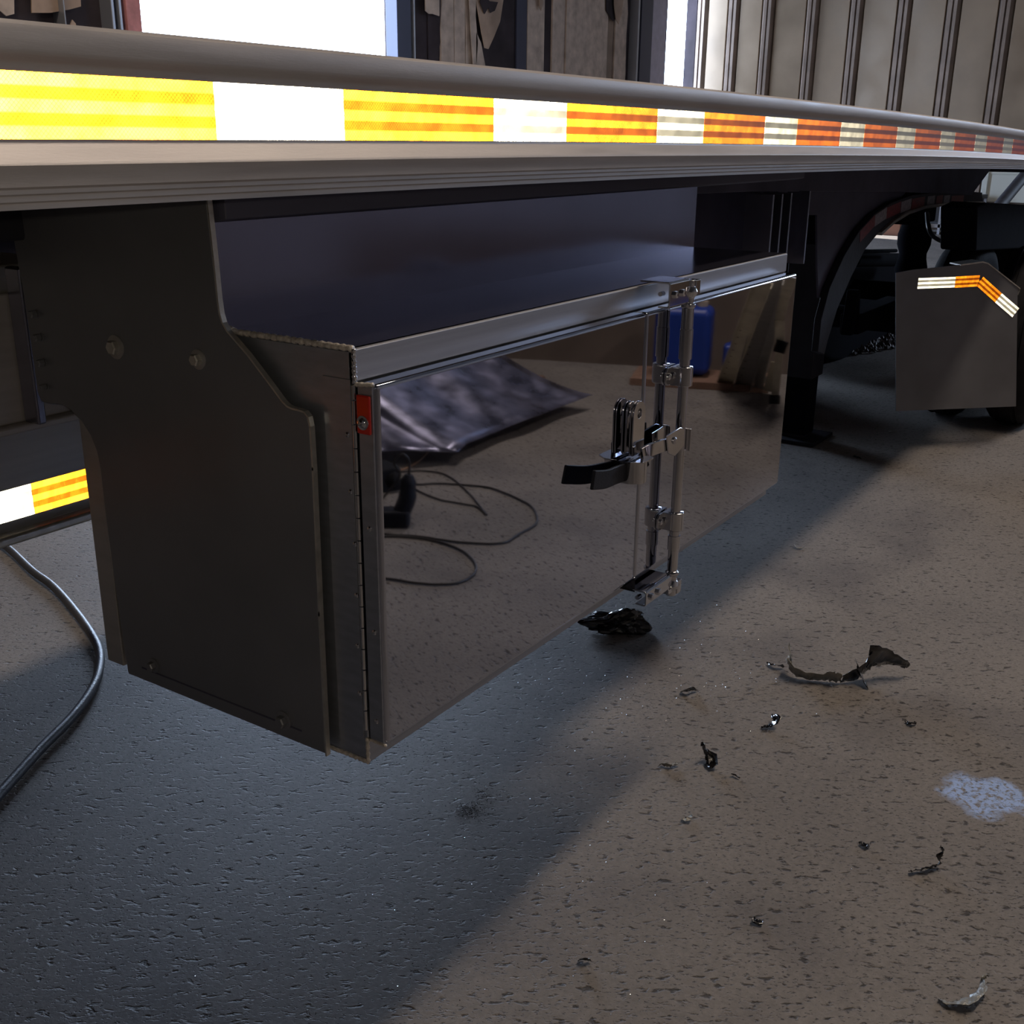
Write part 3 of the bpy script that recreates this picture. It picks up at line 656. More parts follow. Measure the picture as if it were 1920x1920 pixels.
# red marker behind the door edge with a washer screw
pa, pb_ = at(668, 738, 0, XL - .002), at(691, 815, 0, XL - .002)
zz0, zz1 = pb_.z, pa.z
ml = MB().box(XL - .006, XL - .0015, .8045, .8245, zz0, zz1).out('marker_lens', M['lens'], dl, bevel=.002, label='red marker strip behind the door edge')
MB().lathe((XL - .006, .8145, zz0 + .014), (-1, 0, 0), [(0, .0085), (.001, .0085), (.0012, .0060), (.003, .0045), (.0045, .002)], 16).out('rivet', M['chrome'], ml, smooth=True)

# ---------------------------------------------------------------- rod latch
BX, BYY = 1.70, .777
rod = MB().cyl((BX, BYY, .668), (BX, BYY, 1.165), .0090, 24).out('lock_rod', M['chrome'], tb, smooth=True, label='chrome vertical lock rod')
MB().lathe((BX, BYY, 1.075), (0, 0, 1), [(0, .0112), (.05, .0112), (.051, .0102), (.092, .0102)], 24).out('sleeve', M['chrome'], rod, smooth=True)
MB().lathe((BX, BYY, .757), (0, 0, -1), [(0, .0112), (.026, .0112), (.027, .0095), (.06, .0095)], 24).out('sleeve', M['chrome'], rod, smooth=True)
def cam_end(z, up):
    s_ = 1 if up else -1
    b = MB().lathe((BX, BYY, z), (0, 0, s_), [(0, .0095), (.003, .0125), (.007, .0125), (.010, .0092), (.018, .0092), (.022, .0125), (.028, .0150), (.033, .0125), (.037, .0095), (.048, .0095)], 24)
    zc = z + s_ * .034
    b.box(BX + .004, BX + .020, BYY - .011, BYY - .006, zc - .012, zc + .013).box(BX - .006, BX + .020, BYY - .009, BYY + .006, zc + .006, zc + .013).box(BX - .022, BX - .008, BYY - .006, BYY + .006, zc - .006, zc + .004)
    return b.out('cam_end', M['chrome'], rod, bevel=.0012)
cam_end(1.160, True); cam_end(.690, False)
def bearing(z):
    b = MB().lathe((BX, BYY, z - .017), (0, 0, 1), [(0, .0135), (.001, .0150), (.033, .0150), (.034, .0135)], 28)
    b.box(BX - .015, BX + .015, BYY, DOOR_Y - .002, z - .016, z + .016)
    b.prism([(BX - .034, z - .008), (BX - .027, z - .015), (BX - .010, z - .015), (BX - .010, z + .015), (BX - .027, z + .015), (BX - .034, z + .008)], 1, DOOR_Y - .0050, DOOR_Y - .0005)
    b.box(BX - .016, BX - .012, BYY, DOOR_Y - .001, z - .015, z + .015)
    o = b.out('bearing_bracket', M['chrome'], rod, bevel=.001)
    MB().lathe((BX - .024, DOOR_Y - .005, z), (0, -1, 0), [(0, .006), (.003, .006), (.005, .003)], 14).out('bearing_bolt', M['chrome'], rod, smooth=True)
    return o
bearing(1.046); bearing(.785)
# keepers: channel brackets on header and sill
def keeper(zc, x0, x1, h=.021):
    yb = FY - .004; yf = .775
    k = MB().prism([(yb, zc + h), (yf, zc + h), (yf - .003, zc + h - .003), (yf - .003, zc - h + .003), (yf, zc - h), (yf + .018, zc - h), (yf + .018, zc - h + .003), (yf + .002, zc - h + .003), (yf, zc - h + .005), (yf, zc + h - .005), (yf + .002, zc + h - .003), (yb, zc + h - .003)], 0, x0, x1)
    k = k.out('keeper', M['chrome'], tb, bevel=.0008, label='chrome rod keeper')
    for xx in (x0 + .018, x0 + .045):
        MB().lathe((xx, yf - .003, zc), (0, -1, 0), [(0, .0065), (.004, .006), (.0055, .003)], 6).out('keeper_bolt', M['chrome'], k)
    MB().lathe((x0 + .006, yf + .012, zc + .002), (-1, 0, 0), [(0, .004), (.012, .004)], 8).out('keeper_pin', M['chrome'], k, smooth=True)
keeper(1.190, 1.618, 1.690)
keeper(.672, 1.590, 1.690, .014)
MB().prism([(1.562, .700), (1.600, .676), (1.600, .700)], 1, .80, .83).out('sill_gusset', M['steel_black'], tb)
# handle: hub clamp, link, grip
zh = .925
hp2 = [at(*p, 1, .763) for p in [(1249, 817), (1274, 801), (1282, 803), (1282, 835), (1264, 855), (1252, 850)]]
hub = MB().prism([(p.x, p.z) for p in hp2], 1, .761, .7645).prism([(p.x, p.z) for p in hp2], 1, .788, .791).box(BX + .0100, BX + .0135, .762, .790, zh - .012, zh + .028)
hub.out('handle_hub', M['chrome'], rod, bevel=.0015)
pv = at(1264, 826, 1, .761)
MB().lathe(pv, (0, -1, 0), [(0, .006), (.002, .006), (.0045, .003)], 14).out('pivot_rivet', M['chrome'], rod, smooth=True)
handle = MB()
path = [at(1262, 830, 1, .768), at(1240, 836, 1, .768), at(1215, 845, 1, .768), at(1203, 852, 1, .772)]
def strap(b, path, hw, ht):
    path = [Vector(p) for p in path]; V = []
    for i, p in enumerate(path):
        t = (path[min(i + 1, len(path) - 1)] - path[max(i - 1, 0)]).normalized(); n_ = t.cross(Vector((0, 0, 1))).normalized(); w_ = n_.cross(t).normalized()
        V.append([b.b.verts.new(p + n_ * a * ht + w_ * c * hw) for a, c in ((-1, -1), (1, -1), (1, 1), (-1, 1))])
    for A_, B_ in zip(V, V[1:]):
        for j in range(4): b.b.faces.new((A_[j], A_[(j + 1) % 4], B_[(j + 1) % 4], B_[j]))
    b.b.faces.new(V[0][::-1]); b.b.faces.new(V[-1]); return b
hd = strap(handle, path, .011, .0028).out('handle', M['chrome'], tb, bevel=.001, label='flat chrome handle link')
gp = smoothpath([at(1212, 858, 1, .778), at(1195, 872, 1, .784), at(1178, 883, 1, .7870), at(1157, 890, 1, .7850), at(1137, 898, 1, .7800), at(1118, 900, 1, .7750), at(1111, 900, 1, .7735)], 4)
strap(MB(), gp, .0150, .0028).out('grip', M['grip'], hd, bevel=.0026, seg=3, label='black vinyl grip')
# catch on the left door edge: two tall loops and a cup
def stadium(x, z0, z1, w, y0, y1):
    pts = [(x - w, z0)] + [(x + w * math.cos(a), z1 - w + w * math.sin(a)) for a in [math.pi * (1 - i / 8) for i in range(9)]] + [(x + w, z0)]
    return MB().prism(pts, 1, y0, y1)
cz_ = at(1191, 752, 1, .787).z; cx_ = at(1191, 800, 1, .787).x
catch = stadium(cx_, cz_ - .085, cz_ - .002, .016, .7935, .7975).out('handle_catch', M['chrome'], tb, bevel=.001, label='chrome padlock catch')
# front plate with an eye: frame of a stadium
def ring_plate(x, z0, z1, w, wi, y0, y1):
    n = 24; b = MB(); O, I = [], []
    zc = z1 - w
    for k in range(n):
        a = 2 * math.pi * k / n
        zz = zc + w * math.sin(a) if math.sin(a) >= 0 else zc + (zc - z0) * max(-1, math.sin(a) * 3)
        xx = w * math.cos(a) if math.sin(a) >= 0 else w * (1 if math.cos(a) > 0 else -1) * (1 if abs(math.sin(a)) < .34 else abs(math.cos(a)) / .94)
        O.append((x + xx, zz)); I.append((x + wi * math.cos(a), zc + wi * math.sin(a)))
    for (ya) in (y0, y1):
        Vo = [b.b.verts.new((p[0], ya, p[1])) for p in O]; Vi = [b.b.verts.new((p[0], ya, p[1])) for p in I]
        if ya == y0: A0, A1 = Vo, Vi
        else: B0, B1 = Vo, Vi
    for k in range(n):
        j = (k + 1) % n
        b.b.faces.new((A0[k], A0[j], A1[j], A1[k])); b.b.faces.new((B0[k], B0[j], B1[j], B1[k])); b.b.faces.new((A0[k], A0[j], B0[j], B0[k])); b.b.faces.new((A1[k], A1[j], B1[j], B1[k]))
    return b
ring_plate(cx_, cz_ - .088, cz_, .0200, .0080, .780, .7825).out('hasp_loop', M['chrome'], catch, bevel=.0005)
ring_plate(cx_, cz_ - .088, cz_, .0200, .0080, .7845, .7868).out('hasp_loop', M['chrome'], catch, bevel=.0005)
cup = MB()
cc = at(1197, 885, 1, .775); cux = cc.x; cz0, cz1 = at(1197, 908, 1, .768).z, at(1197, 868, 1, .768).z
prof2 = [(cux - .022, .797)] + [(cux + .022 * math.cos(a), .786 + .024 * math.sin(a)) for a in [math.pi + math.pi * i / 12 for i in range(13)]] + [(cux + .022, .797)]
inner2 = [(cux - .019, .797)] + [(cux + .019 * math.cos(a), .786 + .021 * math.sin(a)) for a in [math.pi + math.pi * i / 12 for i in range(13)]] + [(cux + .019, .797)]
V0 = [[cup.b.verts.new((x_, y_, z_)) for x_, y_ in P_] for P_ in (prof2, inner2) for z_ in (cz0, cz1)]
n_ = len(prof2)
for i in range(n_ - 1):
    cup.b.faces.new((V0[0][i], V0[0][i + 1], V0[1][i + 1], V0[1][i])); cup.b.faces.new((V0[2][i], V0[2][i + 1], V0[3][i + 1], V0[3][i]))
    cup.b.faces.new((V0[1][i], V0[1][i + 1], V0[3][i + 1], V0[3][i])); cup.b.faces.new((V0[0][i], V0[0][i + 1], V0[2][i + 1], V0[2][i]))
cup.prism([(cux - .030, .797), (cux - .030, .775), (cux - .018, .758), (cux + .018, .758), (cux + .030, .775), (cux + .030, .797)], 2, cz1, cz1 + .003)
cup.out('catch_cup', M['chrome'], catch, bevel=.0006)

# ---------------------------------------------------------------- hose on the floor at the left
hp = [at(u, v, 2, .017) for u, v in [(-60, 985), (-10, 1012), (20, 1032), (60, 1070), (100, 1100), (140, 1145), (172, 1190), (187, 1225), (184, 1265), (165, 1305), (130, 1350), (80, 1400), (30, 1455), (-10, 1500), (-60, 1560), (-160, 1660)]]
h = MB().tube(smoothpath(hp, 6), .0125, 14).out('air_line_hose', M['hose'], smooth=True)
tag(h, 'grey rubber hose curving across the floor at the left edge', 'hose')

# ---------------------------------------------------------------- debris on the floor
def ribbon(name, pts, widths, m, label, cat, thick=.0006, crinkle=.004, grp=None, seed=0, tilt=None, back=None):
    """crumpled strip through points; widths across"""
    P = smoothpath(pts, 5); n = len(P); rows = []; random.seed(seed + 11)
    for i, p in enumerate(P):
        t = (P[min(i + 1, n - 1)] - P[max(i - 1, 0)]).normalized()
        f = i / (n - 1) * (len(widths) - 1); k = min(int(f), len(widths) - 2); w = 1.25 * (widths[k] + (widths[k + 1] - widths[k]) * (f - k))
        ang = (tilt[k] + (tilt[k + 1] - tilt[k]) * (f - k)) if tilt else .5 + .5 * math.sin(i * .5 + seed)
        side = t.cross(Vector((0, 0, 1)))
        if side.length < .1: side = Vector((1, 0, 0))
        side.normalize(); d = side * math.cos(ang) + Vector((0, 0, 1)) * math.sin(ang)
        row = []
        for j in range(5):
            s_ = j / 4 - .5
            q = p + d * (s_ + .5) * w + Vector([noise.noise(Vector((i * .9 + seed * 5, j * 1.3, c * 7.7))) for c in range(3)]) * crinkle
            q.z = max(q.z, .0012); row.append(q)
        rows.append(row)
    o = MB().grid(rows).out(name, M[m], thick=thick)
    for p in o.data.polygons: p.use_smooth = (seed % 2 == 0)
    tag(o, label, cat, grp)
    return o
def fl2(u, v, z=0): return at(u, v, 2, z)
G_ = 'scraps of black protective film on the floor'
# long curled scrap
root = thing('film_scrap', fl2(1600, 1285), 'longest curled black film scrap with a pale underside, right of the toolbox', 'scrap', G_)
def sub_ribbon(name, pts, widths, m, **k):
    o = ribbon(name, pts, widths, m, '', '', **k)
    for q in ('label', 'category', 'group'):
        if q in o: del o[q]
    o.parent = root; o.matrix_parent_inverse = WM(root).inverted(); return o
sub_ribbon('black_side', [fl2(1575, 1280, .002), fl2(1605, 1275, .006), fl2(1620, 1262, .018), fl2(1632, 1252, .035), fl2(1660, 1246, .037), fl2(1690, 1250, .032), fl2(1704, 1250, .030)], [.022, .045, .080, .070, .046, .032, .003], 'film', tilt=[1.2, 1.3, 1.3, 1.2, 1.1, 1, 1], crinkle=.007, seed=2)
sub_ribbon('black_fold', [fl2(1612, 1268, .01), fl2(1622, 1278, .006), fl2(1628, 1292, .003)], [.05, .04, .003], 'film', tilt=[1.2, 1, .8], crinkle=.005, seed=4)
sub_ribbon('pale_side', [fl2(1484, 1230, .045), fl2(1482, 1245, .030), fl2(1486, 1262, .012), fl2(1505, 1272, .004), fl2(1540, 1276, .003), fl2(1560, 1278, .003), fl2(1578, 1280, .003)], [.034, .020, .042, .036, .030, .044, .026], 'film_back', tilt=[1.3, 1.4, 1.0, .9, 1, 1, 1.2], crinkle=.008, seed=6)
root2 = root
ribbon('film_scrap', [fl2(1442, 1243, .004), fl2(1455, 1246, .010), fl2(1469, 1252, .002)], [.010, .014, .010], 'film', 'small black film scrap just left of the longest curled scrap', 'scrap', grp=G_, seed=3, crinkle=.004)
ribbon('film_scrap', [fl2(1278, 1297, .002), fl2(1290, 1296, .008), fl2(1302, 1293, .004)], [.012, .018, .008], 'film', 'stubby black film scrap between the toolbox and the warm-lit floor', 'scrap', grp=G_, seed=5)
ribbon('film_scrap', [fl2(1426, 1366, .002), fl2(1436, 1360, .006), fl2(1448, 1354, .012), fl2(1447, 1342, .016)], [.014, .006, .020, .006], 'film', 'twisted black film scrap below the longest curled scrap', 'scrap', grp=G_, seed=8, crinkle=.007)
ribbon('film_scrap', [fl2(1317, 1433, .002), fl2(1324, 1430, .004), fl2(1322, 1415, .025), fl2(1316, 1400, .045), fl2(1314, 1392, .052)], [.026, .028, .016, .008, .002], 'film', 'black film scrap standing up in a thin point', 'scrap', grp=G_, seed=9, tilt=[.2, .3, .5, .6, .6], crinkle=.006)
ribbon('film_scrap', [fl2(1242, 1433, .003), fl2(1254, 1437, .004), fl2(1268, 1430, .006)], [.012, .010, .008], 'film_back', 'silvery curled film scrap left of the pointed scrap', 'scrap', grp=G_, seed=12, crinkle=.006)
ribbon('film_scrap', [fl2(1374, 1453, .002), fl2(1387, 1459, .003)], [.010, .004], 'film', 'tiny black scrap right of the pointed scrap', 'scrap', grp=G_, seed=13)
ribbon('film_scrap', [fl2(1279, 1535, .002), fl2(1287, 1532, .006), fl2(1295, 1529, .003)], [.010, .013, .006], 'film_back', 'tiny pale scrap alone on the warm floor below the pointed scrap', 'scrap', grp=G_, seed=15)
ribbon('film_scrap', [fl2(1704, 1353, .002), fl2(1711, 1355, .006), fl2(1716, 1358, .002)], [.010, .012, .006], 'film', 'tiny black scrap to the right of the twisted scrap', 'scrap', grp=G_, seed=16)
ribbon('film_scrap', [fl2(1703, 1634, .003), fl2(1718, 1632, .003), fl2(1735, 1629, .004), fl2(1752, 1624, .004), fl2(1762, 1616, .012), fl2(1767, 1604, .030), fl2(1768, 1592, .046)], [.012, .009, .012, .014, .005, .010, .008], 'film', 'black hook-shaped film scrap below the pale blue patch', 'scrap', grp=G_, seed=18, tilt=[.8, .8, .9, .9, .4, .2, .2], crinkle=.005)
ribbon('film_scrap', [fl2(1760, 1872, .002), fl2(1780, 1878, .003), fl2(1805, 1874, .003), fl2(1830, 1856, .004), fl2(1840, 1838, .006), fl2(1845, 1830, .008)], [.004, .016, .024, .018, .005, .006], 'film_back', 'pale crescent film scrap near the lower right corner', 'scrap', grp=G_, seed=20, crinkle=.006, tilt=[.4, .5, .5, .6, .8, .8])
for (u, v, lab) in [(1098, 1798, 'tiny black scrap in the shadow edge near the bottom'), (1624, 1580, 'tiny black crumb left of the hook-shaped scrap'), (1422, 1722, 'tiny black crumb alone on the lower warm floor'), (1497, 1024, 'tiny pale curl on the shaded floor right of the toolbox corner'), (1675, 808, 'small pale scrap on the floor before the fender plate'), (1608, 857, 'thin dark scrap on the floor right of the landing foot')]:
    ribbon('film_scrap', [fl2(u - 6, v, .003), fl2(u, v + 2, .006), fl2(u + 7, v + 3, .003)], [.008, .012, .004], 'film' if 'black' in lab or 'dark' in lab else 'film_back', lab, 'scrap', grp=G_, seed=u, crinkle=.004)
# crumpled black film ball under the doors
c0 = fl2(1158, 1183, 0)
b = bmesh.new(); bmesh.ops.create_icosphere(b, subdivisions=4, radius=1)
e1 = Vector((RX.x, RX.y, 0)).normalized(); e2 = Vector((-e1.y, e1.x, 0))
for v in b.verts:
    n0 = v.co.normalized()
    cr = abs(noise.noise(n0 * 1.3 + Vector((3, 1, 2)))) * .8 + abs(noise.noise(n0 * 2.6)) * .35
    r = .70 + cr
    p = n0 * r
    sx = .088 * (1.0 if n0.x < 0 else .95); q = e1 * p.x * sx + e2 * p.y * .045 + Vector((0, 0, 1)) * (p.z * .038 * (1 + .35 * n0.x))
    v.co = q + Vector((0, 0, .026)); v.co.z = max(v.co.z, .001)
me = bpy.data.meshes.new('crumpled_film'); b.to_mesh(me); b.free(); me.materials.append(M['film'])
o = bpy.data.objects.new('crumpled_film', me); COL.objects.link(o); o.location = c0
tag(o, 'crumpled glossy black film wad on the floor under the toolbox doors', 'scrap')
# crumbs and shavings nobody could count
def scatter(name, m, n, fn, s0, s1, label, flat=.35):
    b = MB()
    for i in range(n):
        p = fn(); s_ = random.uniform(s0, s1); a = random.uniform(0, 6.28); e = Vector((math.cos(a), math.sin(a), random.uniform(-.5, .5))); f_ = Vector((-math.sin(a), math.cos(a), random.uniform(-.3, .3)))
        c = Vector((p.x, p.y, s_ * .45))
        vs = [b.b.verts.new(c + e * s_), b.b.verts.new(c + f_ * s_ * .6), b.b.verts.new(c - e * s_ * .8), b.b.verts.new(c - f_ * s_ * .5), b.b.verts.new(c + Vector((0, 0, s_ * flat)))]
        for k in range(4): b.b.faces.new((vs[k], vs[(k + 1) % 4], vs[4]))
    o = b.out(name, M[m]); tag(o, label, 'debris', kind='stuff'); return o
random.seed(5)
def gauss_px(u, v, su, sv):
    return lambda: fl2(random.gauss(u, su), random.gauss(v, sv))
def choose(fs):
    return lambda: random.choice(fs)()
scatter('metal_shavings', 'chip', 1100, choose([gauss_px(1200, 1300, 110, 45), gauss_px(480, 1650, 180, 80), gauss_px(560, 1760, 150, 70), gauss_px(420, 1380, 120, 40), gauss_px(1350, 1280, 90, 60), gauss_px(900, 1600, 260, 160)]), .0007, .0021, 'scattered bright metal shavings on the concrete around the toolbox')
scatter('dark_crumbs', 'chipd', 1500, choose([gauss_px(912, 1492, 20, 10), gauss_px(880, 1523, 18, 8), gauss_px(885, 1520, 16, 8), gauss_px(1120, 1330, 160, 60), gauss_px(700, 1500, 250, 120), gauss_px(1180, 1300, 120, 40), gauss_px(560, 1760, 150, 60), gauss_px(1000, 1700, 350, 150), gauss_px(790, 1400, 60, 30)]), .0008, .0026, 'scattered dark crumbs and grit on the concrete')
scatter('gravel_heap', 'stone', 1500, lambda: (lambda a, r: Vector((8.3 + math.cos(a) * r * .9, 2.55 + math.sin(a) * r * .5, 0)))(random.uniform(0, 6.28), random.random() ** .5), .012, .035, 'spread of gravel and dry leaves on the floor beyond the trailer', flat=.8)

# ---------------------------------------------------------------- things on the near side, seen in the mirror doors
# scuffed sheet lying with its front edge curled
cor = [mir(700, 845, .03), mir(860, 832, .03), mir(1110, 741, .04)]
rows = []
for i in range(31):
    t = i / 30
    u = 640 + t * 470
    v = 848 - max(0, (u - 700)) * .02 if u < 860 else 834 - (u - 860) * .372
    p0_ = mir(u, v, .075 + .006 * math.sin(i * .9))
    row = []
    for j in range(13):
        s_ = j / 12
        q = p0_ + Vector((.35 * s_ * (1 if t > .5 else .6) - .55 * t * s_, -.85 * s_, .42 * s_ ** 1.5 + .006 * math.sin(t * 9 + s_ * 4)))
        q += Vector((0, 0, noise.noise(Vector((t * 3, s_ * 2.5, 2))) * .014)); row.append(q)
    rows.append(row)
o = MB().grid(rows).out('metal_sheet', M['sheetm'], smooth='all', thick=.002)
tag(o, 'dark scuffed metal sheet lying bent on the floor, reflected in the left door', 'sheet')
o = thing('support_block', mir(900, 780, 0) + Vector((0, -.45, 0)), 'timber blocks propping up the bent metal sheet', 'timber')
c = o.location
MB().box(c.x - .9, c.x + .9, c.y - .15, c.y - .05, 0, .09).out('timber_block', M['wood'], o, bevel=.004)
MB().box(c.x - .9, c.x + .9, c.y + .2, c.y + .3, 0, .05).out('timber_block', M['wood'], o, bevel=.004)
# cords
def cord(px, r, m, name, label):
    pts = [mir(u, v, .006) for u, v in px]
    o = MB().tube(smoothpath(pts, 6), r, 8).out(name, M[m], smooth=True); tag(o, label, 'cord'); return o
cord([(640, 985), (715, 1000), (780, 1005), (860, 1016), (940, 1018), (975, 1000), (1002, 985), (1007, 970), (995, 948), (960, 930), (920, 915), (880, 910), (820, 906), (775, 908), (700, 905), (640, 930)], .0045, 'cord', 'extension_cord', 'black cord in the widest loop, reflected in the left door')
cord([(640, 1012), (720, 1005), (780, 1008), (830, 1018), (870, 1035), (892, 1060), (885, 1080), (850, 1094), (790, 1094), (722, 1084), (640, 1074)], .0045, 'cord', 'extension_cord', 'black cord in the low loop nearest the bottom, reflected in the left door')
cord([(700, 890), (760, 884), (800, 883), (840, 892), (880, 925), (905, 955), (912, 965), (895, 950), (860, 943), (820, 935), (780, 918), (755, 895)], .004, 'cord', 'extension_cord', 'black cord crossing itself inside the widest loop')
cord([(690, 812), (720, 818), (770, 828), (806, 832), (803, 846), (780, 868), (740, 885), (690, 888)], .005, 'cord_orange', 'extension_cord', 'tan cord by the lower edge of the metal sheet')
# black power tool with its flex
tp = mir(742, 985, 0)
t = thing('power_tool', tp, 'black hand tool standing among the cords, reflected in the left door', 'tool')
d1 = Vector((.83, -.55, 0)); d2 = Vector((-.55, -.83, 0)); d2 = Vector((.55, .83, 0))
e_ = Vector((RX.x, -RX.y, 0)).normalized()
b = MB(); b.obox(tp + e_ * -.03 + Vector((0, 0, .035)), e_ * .085, e_.cross(Vector((0, 0, 1))) * .04, Vector((0, 0, .035)))
b.out('tool_body', M['grip'], t, bevel=.015, seg=3)
MB().tube(smoothpath([tp + e_ * .02 + Vector((0, 0, .05)), tp + e_ * .045 + Vector((0, 0, .11)), tp + e_ * .05 + Vector((0, 0, .17)), tp + e_ * .055 + Vector((0, 0, .205))], 4), [.034] * 6 + [.03] * 4 + [.024, .02, .016], 12).out('tool_handle', M['grip'], t, smooth=True)
MB().tube(smoothpath([tp + e_ * .055 + Vector((0, 0, .20)), tp + e_ * .055 + Vector((0, 0, .26)), tp + e_ * .03 + Vector((0, 0, .285)), tp + e_ * .0 + Vector((0, 0, .25)), tp + e_ * .02 + Vector((0, 0, .20)), tp + e_ * -.04 + Vector((0, -.0, .12)), tp + e_ * -.13 + Vector((0, 0, .01))], 5), .005, 8).out('tool_flex', M['cord'], t, smooth=True)
bp_ = mir(708, 915, 0)
o = MB().obox(bp_ + Vector((0, 0, .05)), (.07, .03, 0), (-.03, .07, 0), (0, 0, .05)).lathe(bp_ + Vector((.0, .06, .05)), (.4, .9, 0), [(0, .03), (.03, .04), (.05, .02)], 14).out('spool', M['rubber'], bevel=.01)
tag(o, 'small black spool lying behind the hand tool', 'spool')
# blue jugs, timber, leaning channels, level, board
def jug(p, s_, ang, label):
    j = thing('jug', p, label, 'jug', 'blue jugs by the brown board')
    ca, sa = math.cos(ang), math.sin(ang); ex = Vector((ca, sa, 0)); ey = Vector((-sa, ca, 0))
    MB().obox(p + Vector((0, 0, .21 * s_)), ex * .17 * s_, ey * .13 * s_, Vector((0, 0, .20 * s_))).out('jug_body', M['blue'], j, bevel=.05 * s_, seg=4)
    MB().lathe(p + Vector((0, 0, .41 * s_)) + ex * .1 * s_, (0, 0, 1), [(0, .035 * s_), (.03 * s_, .035 * s_), (.031 * s_, .028 * s_)], 16).out('jug_cap', M['cap'], j, smooth=True)
    MB().tube(smoothpath([p + ex * -.1 * s_ + Vector((0, 0, .39 * s_)), p + ex * -.08 * s_ + Vector((0, 0, .44 * s_)), p + ex * .01 * s_ + Vector((0, 0, .44 * s_)), p + ex * .03 * s_ + Vector((0, 0, .39 * s_))], 4), .012 * s_, 8).out('jug_handle', M['blue'], j, smooth=True)
tw0, tw1 = mir(1180, 722, 0), mir(1440, 738, 0)
dw = (tw1 - tw0).normalized(); nw = Vector((dw.y, -dw.x, 0))
if nw.x < 0: nw = -nw
o = MB().obox((tw0 + tw1) / 2 + Vector((0, 0, .022)), dw * (tw1 - tw0).length / 2, nw * .20 * 1, Vector((0, 0, .022))).out('timber_plank', M['wood'], bevel=.003)
o.location += nw * .20
tag(o, 'wide reddish timber plank on the floor under the blue jugs', 'timber')
ex = mir(1300, 710, .045)
pj = mir(1275, 705, .045) + nw * .10
jug(Vector((pj.x, pj.y, .045)), 1.02, math.atan2(dw.y, dw.x), 'large blue plastic jug on the timber plank, reflected behind the latch')
pj2 = mir(1378, 715, .045) + nw * .12
jug(Vector((pj2.x, pj2.y, .045)), .50, math.atan2(dw.y, dw.x), 'small blue jug half hidden behind the pale leaning channel')
bd = tw0.lerp(tw1, .5) + nw * .62
o = MB().obox(bd + Vector((0, 0, .42)) - dw * .35, dw * 1.75, nw * .012, Vector((0, 0, .42))).out('leaning_board', M['ply']); tag(o, 'large brown board standing behind the blue jugs', 'board')
hp_ = bd - dw * 1.55 - nw * .62
b = bmesh.new(); bmesh.ops.create_icosphere(b, subdivisions=4, radius=1)
for v in b.verts:
    n0 = v.co.normalized(); r = 1 + .35 * noise.noise(n0 * 3) + .15 * noise.noise(n0 * 9); v.co = Vector((n0.x * .34 * r, n0.y * .26 * r, max(0, n0.z * .16 * r)))
me = bpy.data.meshes.new('sweepings_heap'); b.to_mesh(me); b.free(); me.materials.append(M['bin'])
o = bpy.data.objects.new('sweepings_heap', me); COL.objects.link(o); o.location = hp_; tag(o, 'low brown heap of sweepings between the metal sheet and the jugs', 'heap', kind='stuff')
def lean(u0, v0, u1, v1, z1, w, t_, m, name, label, cat, grp=None, ribs=0, back=.3):
    a = mir(u0, v0, 0.01); c = mir(u1, v1, z1)
    d = (c - a); L = d.length; d.normalize()
    s_ = d.cross(nw).normalized(); n2 = s_.cross(d)
    r_ = thing(name, a, label, cat, grp)
    c_ = a + d * (L / 2 + .06)
    MB().obox(c_, d * (L / 2 + .06), s_ * w, n2 * t_).out('flat', M[m], r_, bevel=.002)
    for sg in ((-1, 1) if ribs else ()):
        MB().obox(c_ + s_ * w * sg - n2 * .012, d * (L / 2 + .06), s_ * .003, n2 * .018).out('edge_flange', M[m], r_, bevel=.001)
    if ribs:
        for i in range(9):
            q = a + d * (.08 + i * .085) - s_ * w * .5 * (1 if sum(n2 * (CP - a)) > 0 else 1)
            MB().lathe(q - n2 * (t_ + .0005), n2, [(0, .005), (.001, .005)], 8).out('punched_hole', M['hole'], r_)
    return r_
lean(1358, 722, 1424, 548, .70, .045, .003, 'pale', 'metal_channel', 'pale punched metal channel leaning right of the large blue jug', 'channel', 'leaning channels', ribs=1)
lean(1392, 728, 1444, 545, .70, .050, .003, 'alu', 'metal_channel', 'grey metal channel leaning between the pale channel and the yellow level', 'channel', 'leaning channels', ribs=1)
lean(1420, 732, 1464, 540, .70, .030, .004, 'alu', 'metal_channel', 'dull grey channel leaning furthest right of the channels', 'channel', 'leaning channels')
lv = thing('stepladder_leg', mir(1452, 750, 0), 'pale yellow folded stepladder leg with a black foot, at the right door edge', 'ladder')
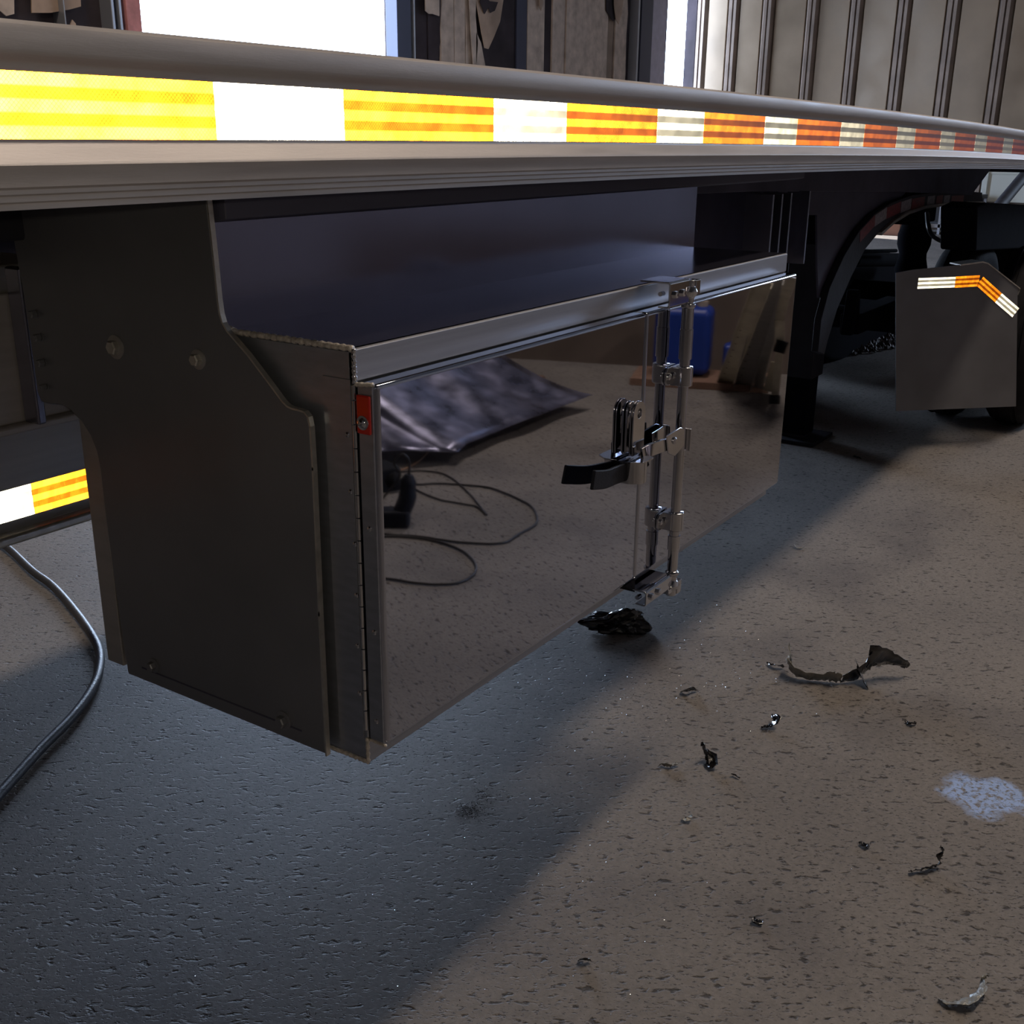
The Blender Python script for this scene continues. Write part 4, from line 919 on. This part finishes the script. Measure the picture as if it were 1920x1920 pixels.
def strip3(pts, w, m, name, t_=.012):
    P = [mir(u, v, z) for u, v, z in pts]; b = MB()
    for a, c in zip(P, P[1:]):
        d = c - a; s_ = d.cross(nw).normalized(); b.obox((a + c) / 2, d / 2 * 1.01, s_ * w, nw * t_)
    return b.out(name, M[m], lv, bevel=.002)
strip3([(1453, 742, .03), (1458, 690, .22), (1462, 650, .36)], .022, 'pale', 'lower_rail')
strip3([(1462, 650, .36), (1461, 600, .52), (1470, 560, .66), (1484, 520, .82)], .026, 'pale', 'upper_rail')
strip3([(1452, 756, .0), (1453, 742, .04)], .030, 'rubber', 'rubber_foot', .02)
strip3([(1460, 660, .33), (1467, 640, .40)], .032, 'steel_black', 'hinge_bracket', .02)
strip3([(1440, 733, .02), (1456, 680, .24)], .030, 'pale', 'brace', .006)
bt = mir(1418, 728, 0)
o = MB().lathe(bt, (0, 0, 1), [(0, .05), (.03, .065), (.07, .06), (.09, .03)], 18).out('black_bowl', M['grip'], smooth=True); tag(o, 'small black rounded pot at the foot of the leaning channels', 'pot')
# high-bay lamp housings over the floor
for (lx, ly) in ((3.6, -.74), (6.1, -.74), (2.6, 6.3)):
    l_ = thing('bay_lamp', (lx, ly, 7.4), 'long ceiling lamp housing ' + {3.6: 'over the open floor beside the toolbox', 6.1: 'over the open floor beside the landing leg', 2.6: 'beyond the far side of the trailer'}[lx], 'lamp', 'ceiling lamps')
    MB().prism([(ly - .2, 6.58), (ly - .12, 6.68), (ly + .12, 6.68), (ly + .2, 6.58), (ly + .19, 6.58), (ly + .11, 6.67), (ly - .11, 6.67), (ly - .19, 6.58)], 0, lx - 1.25, lx + 1.25).out('lamp_housing', M['frame_lilac'], l_)
    MB().cyl((lx - .9, ly, 6.68), (lx - .9, ly, 7.4), .006, 6).cyl((lx + .9, ly, 6.68), (lx + .9, ly, 7.4), .006, 6).out('hanger', M['pipe'], l_)
# blender names repeats itself; give every mesh its object's name
for ob_ in bpy.data.objects:
    if ob_.type == 'MESH' and ob_.data.users == 1: ob_.data.name = ob_.name
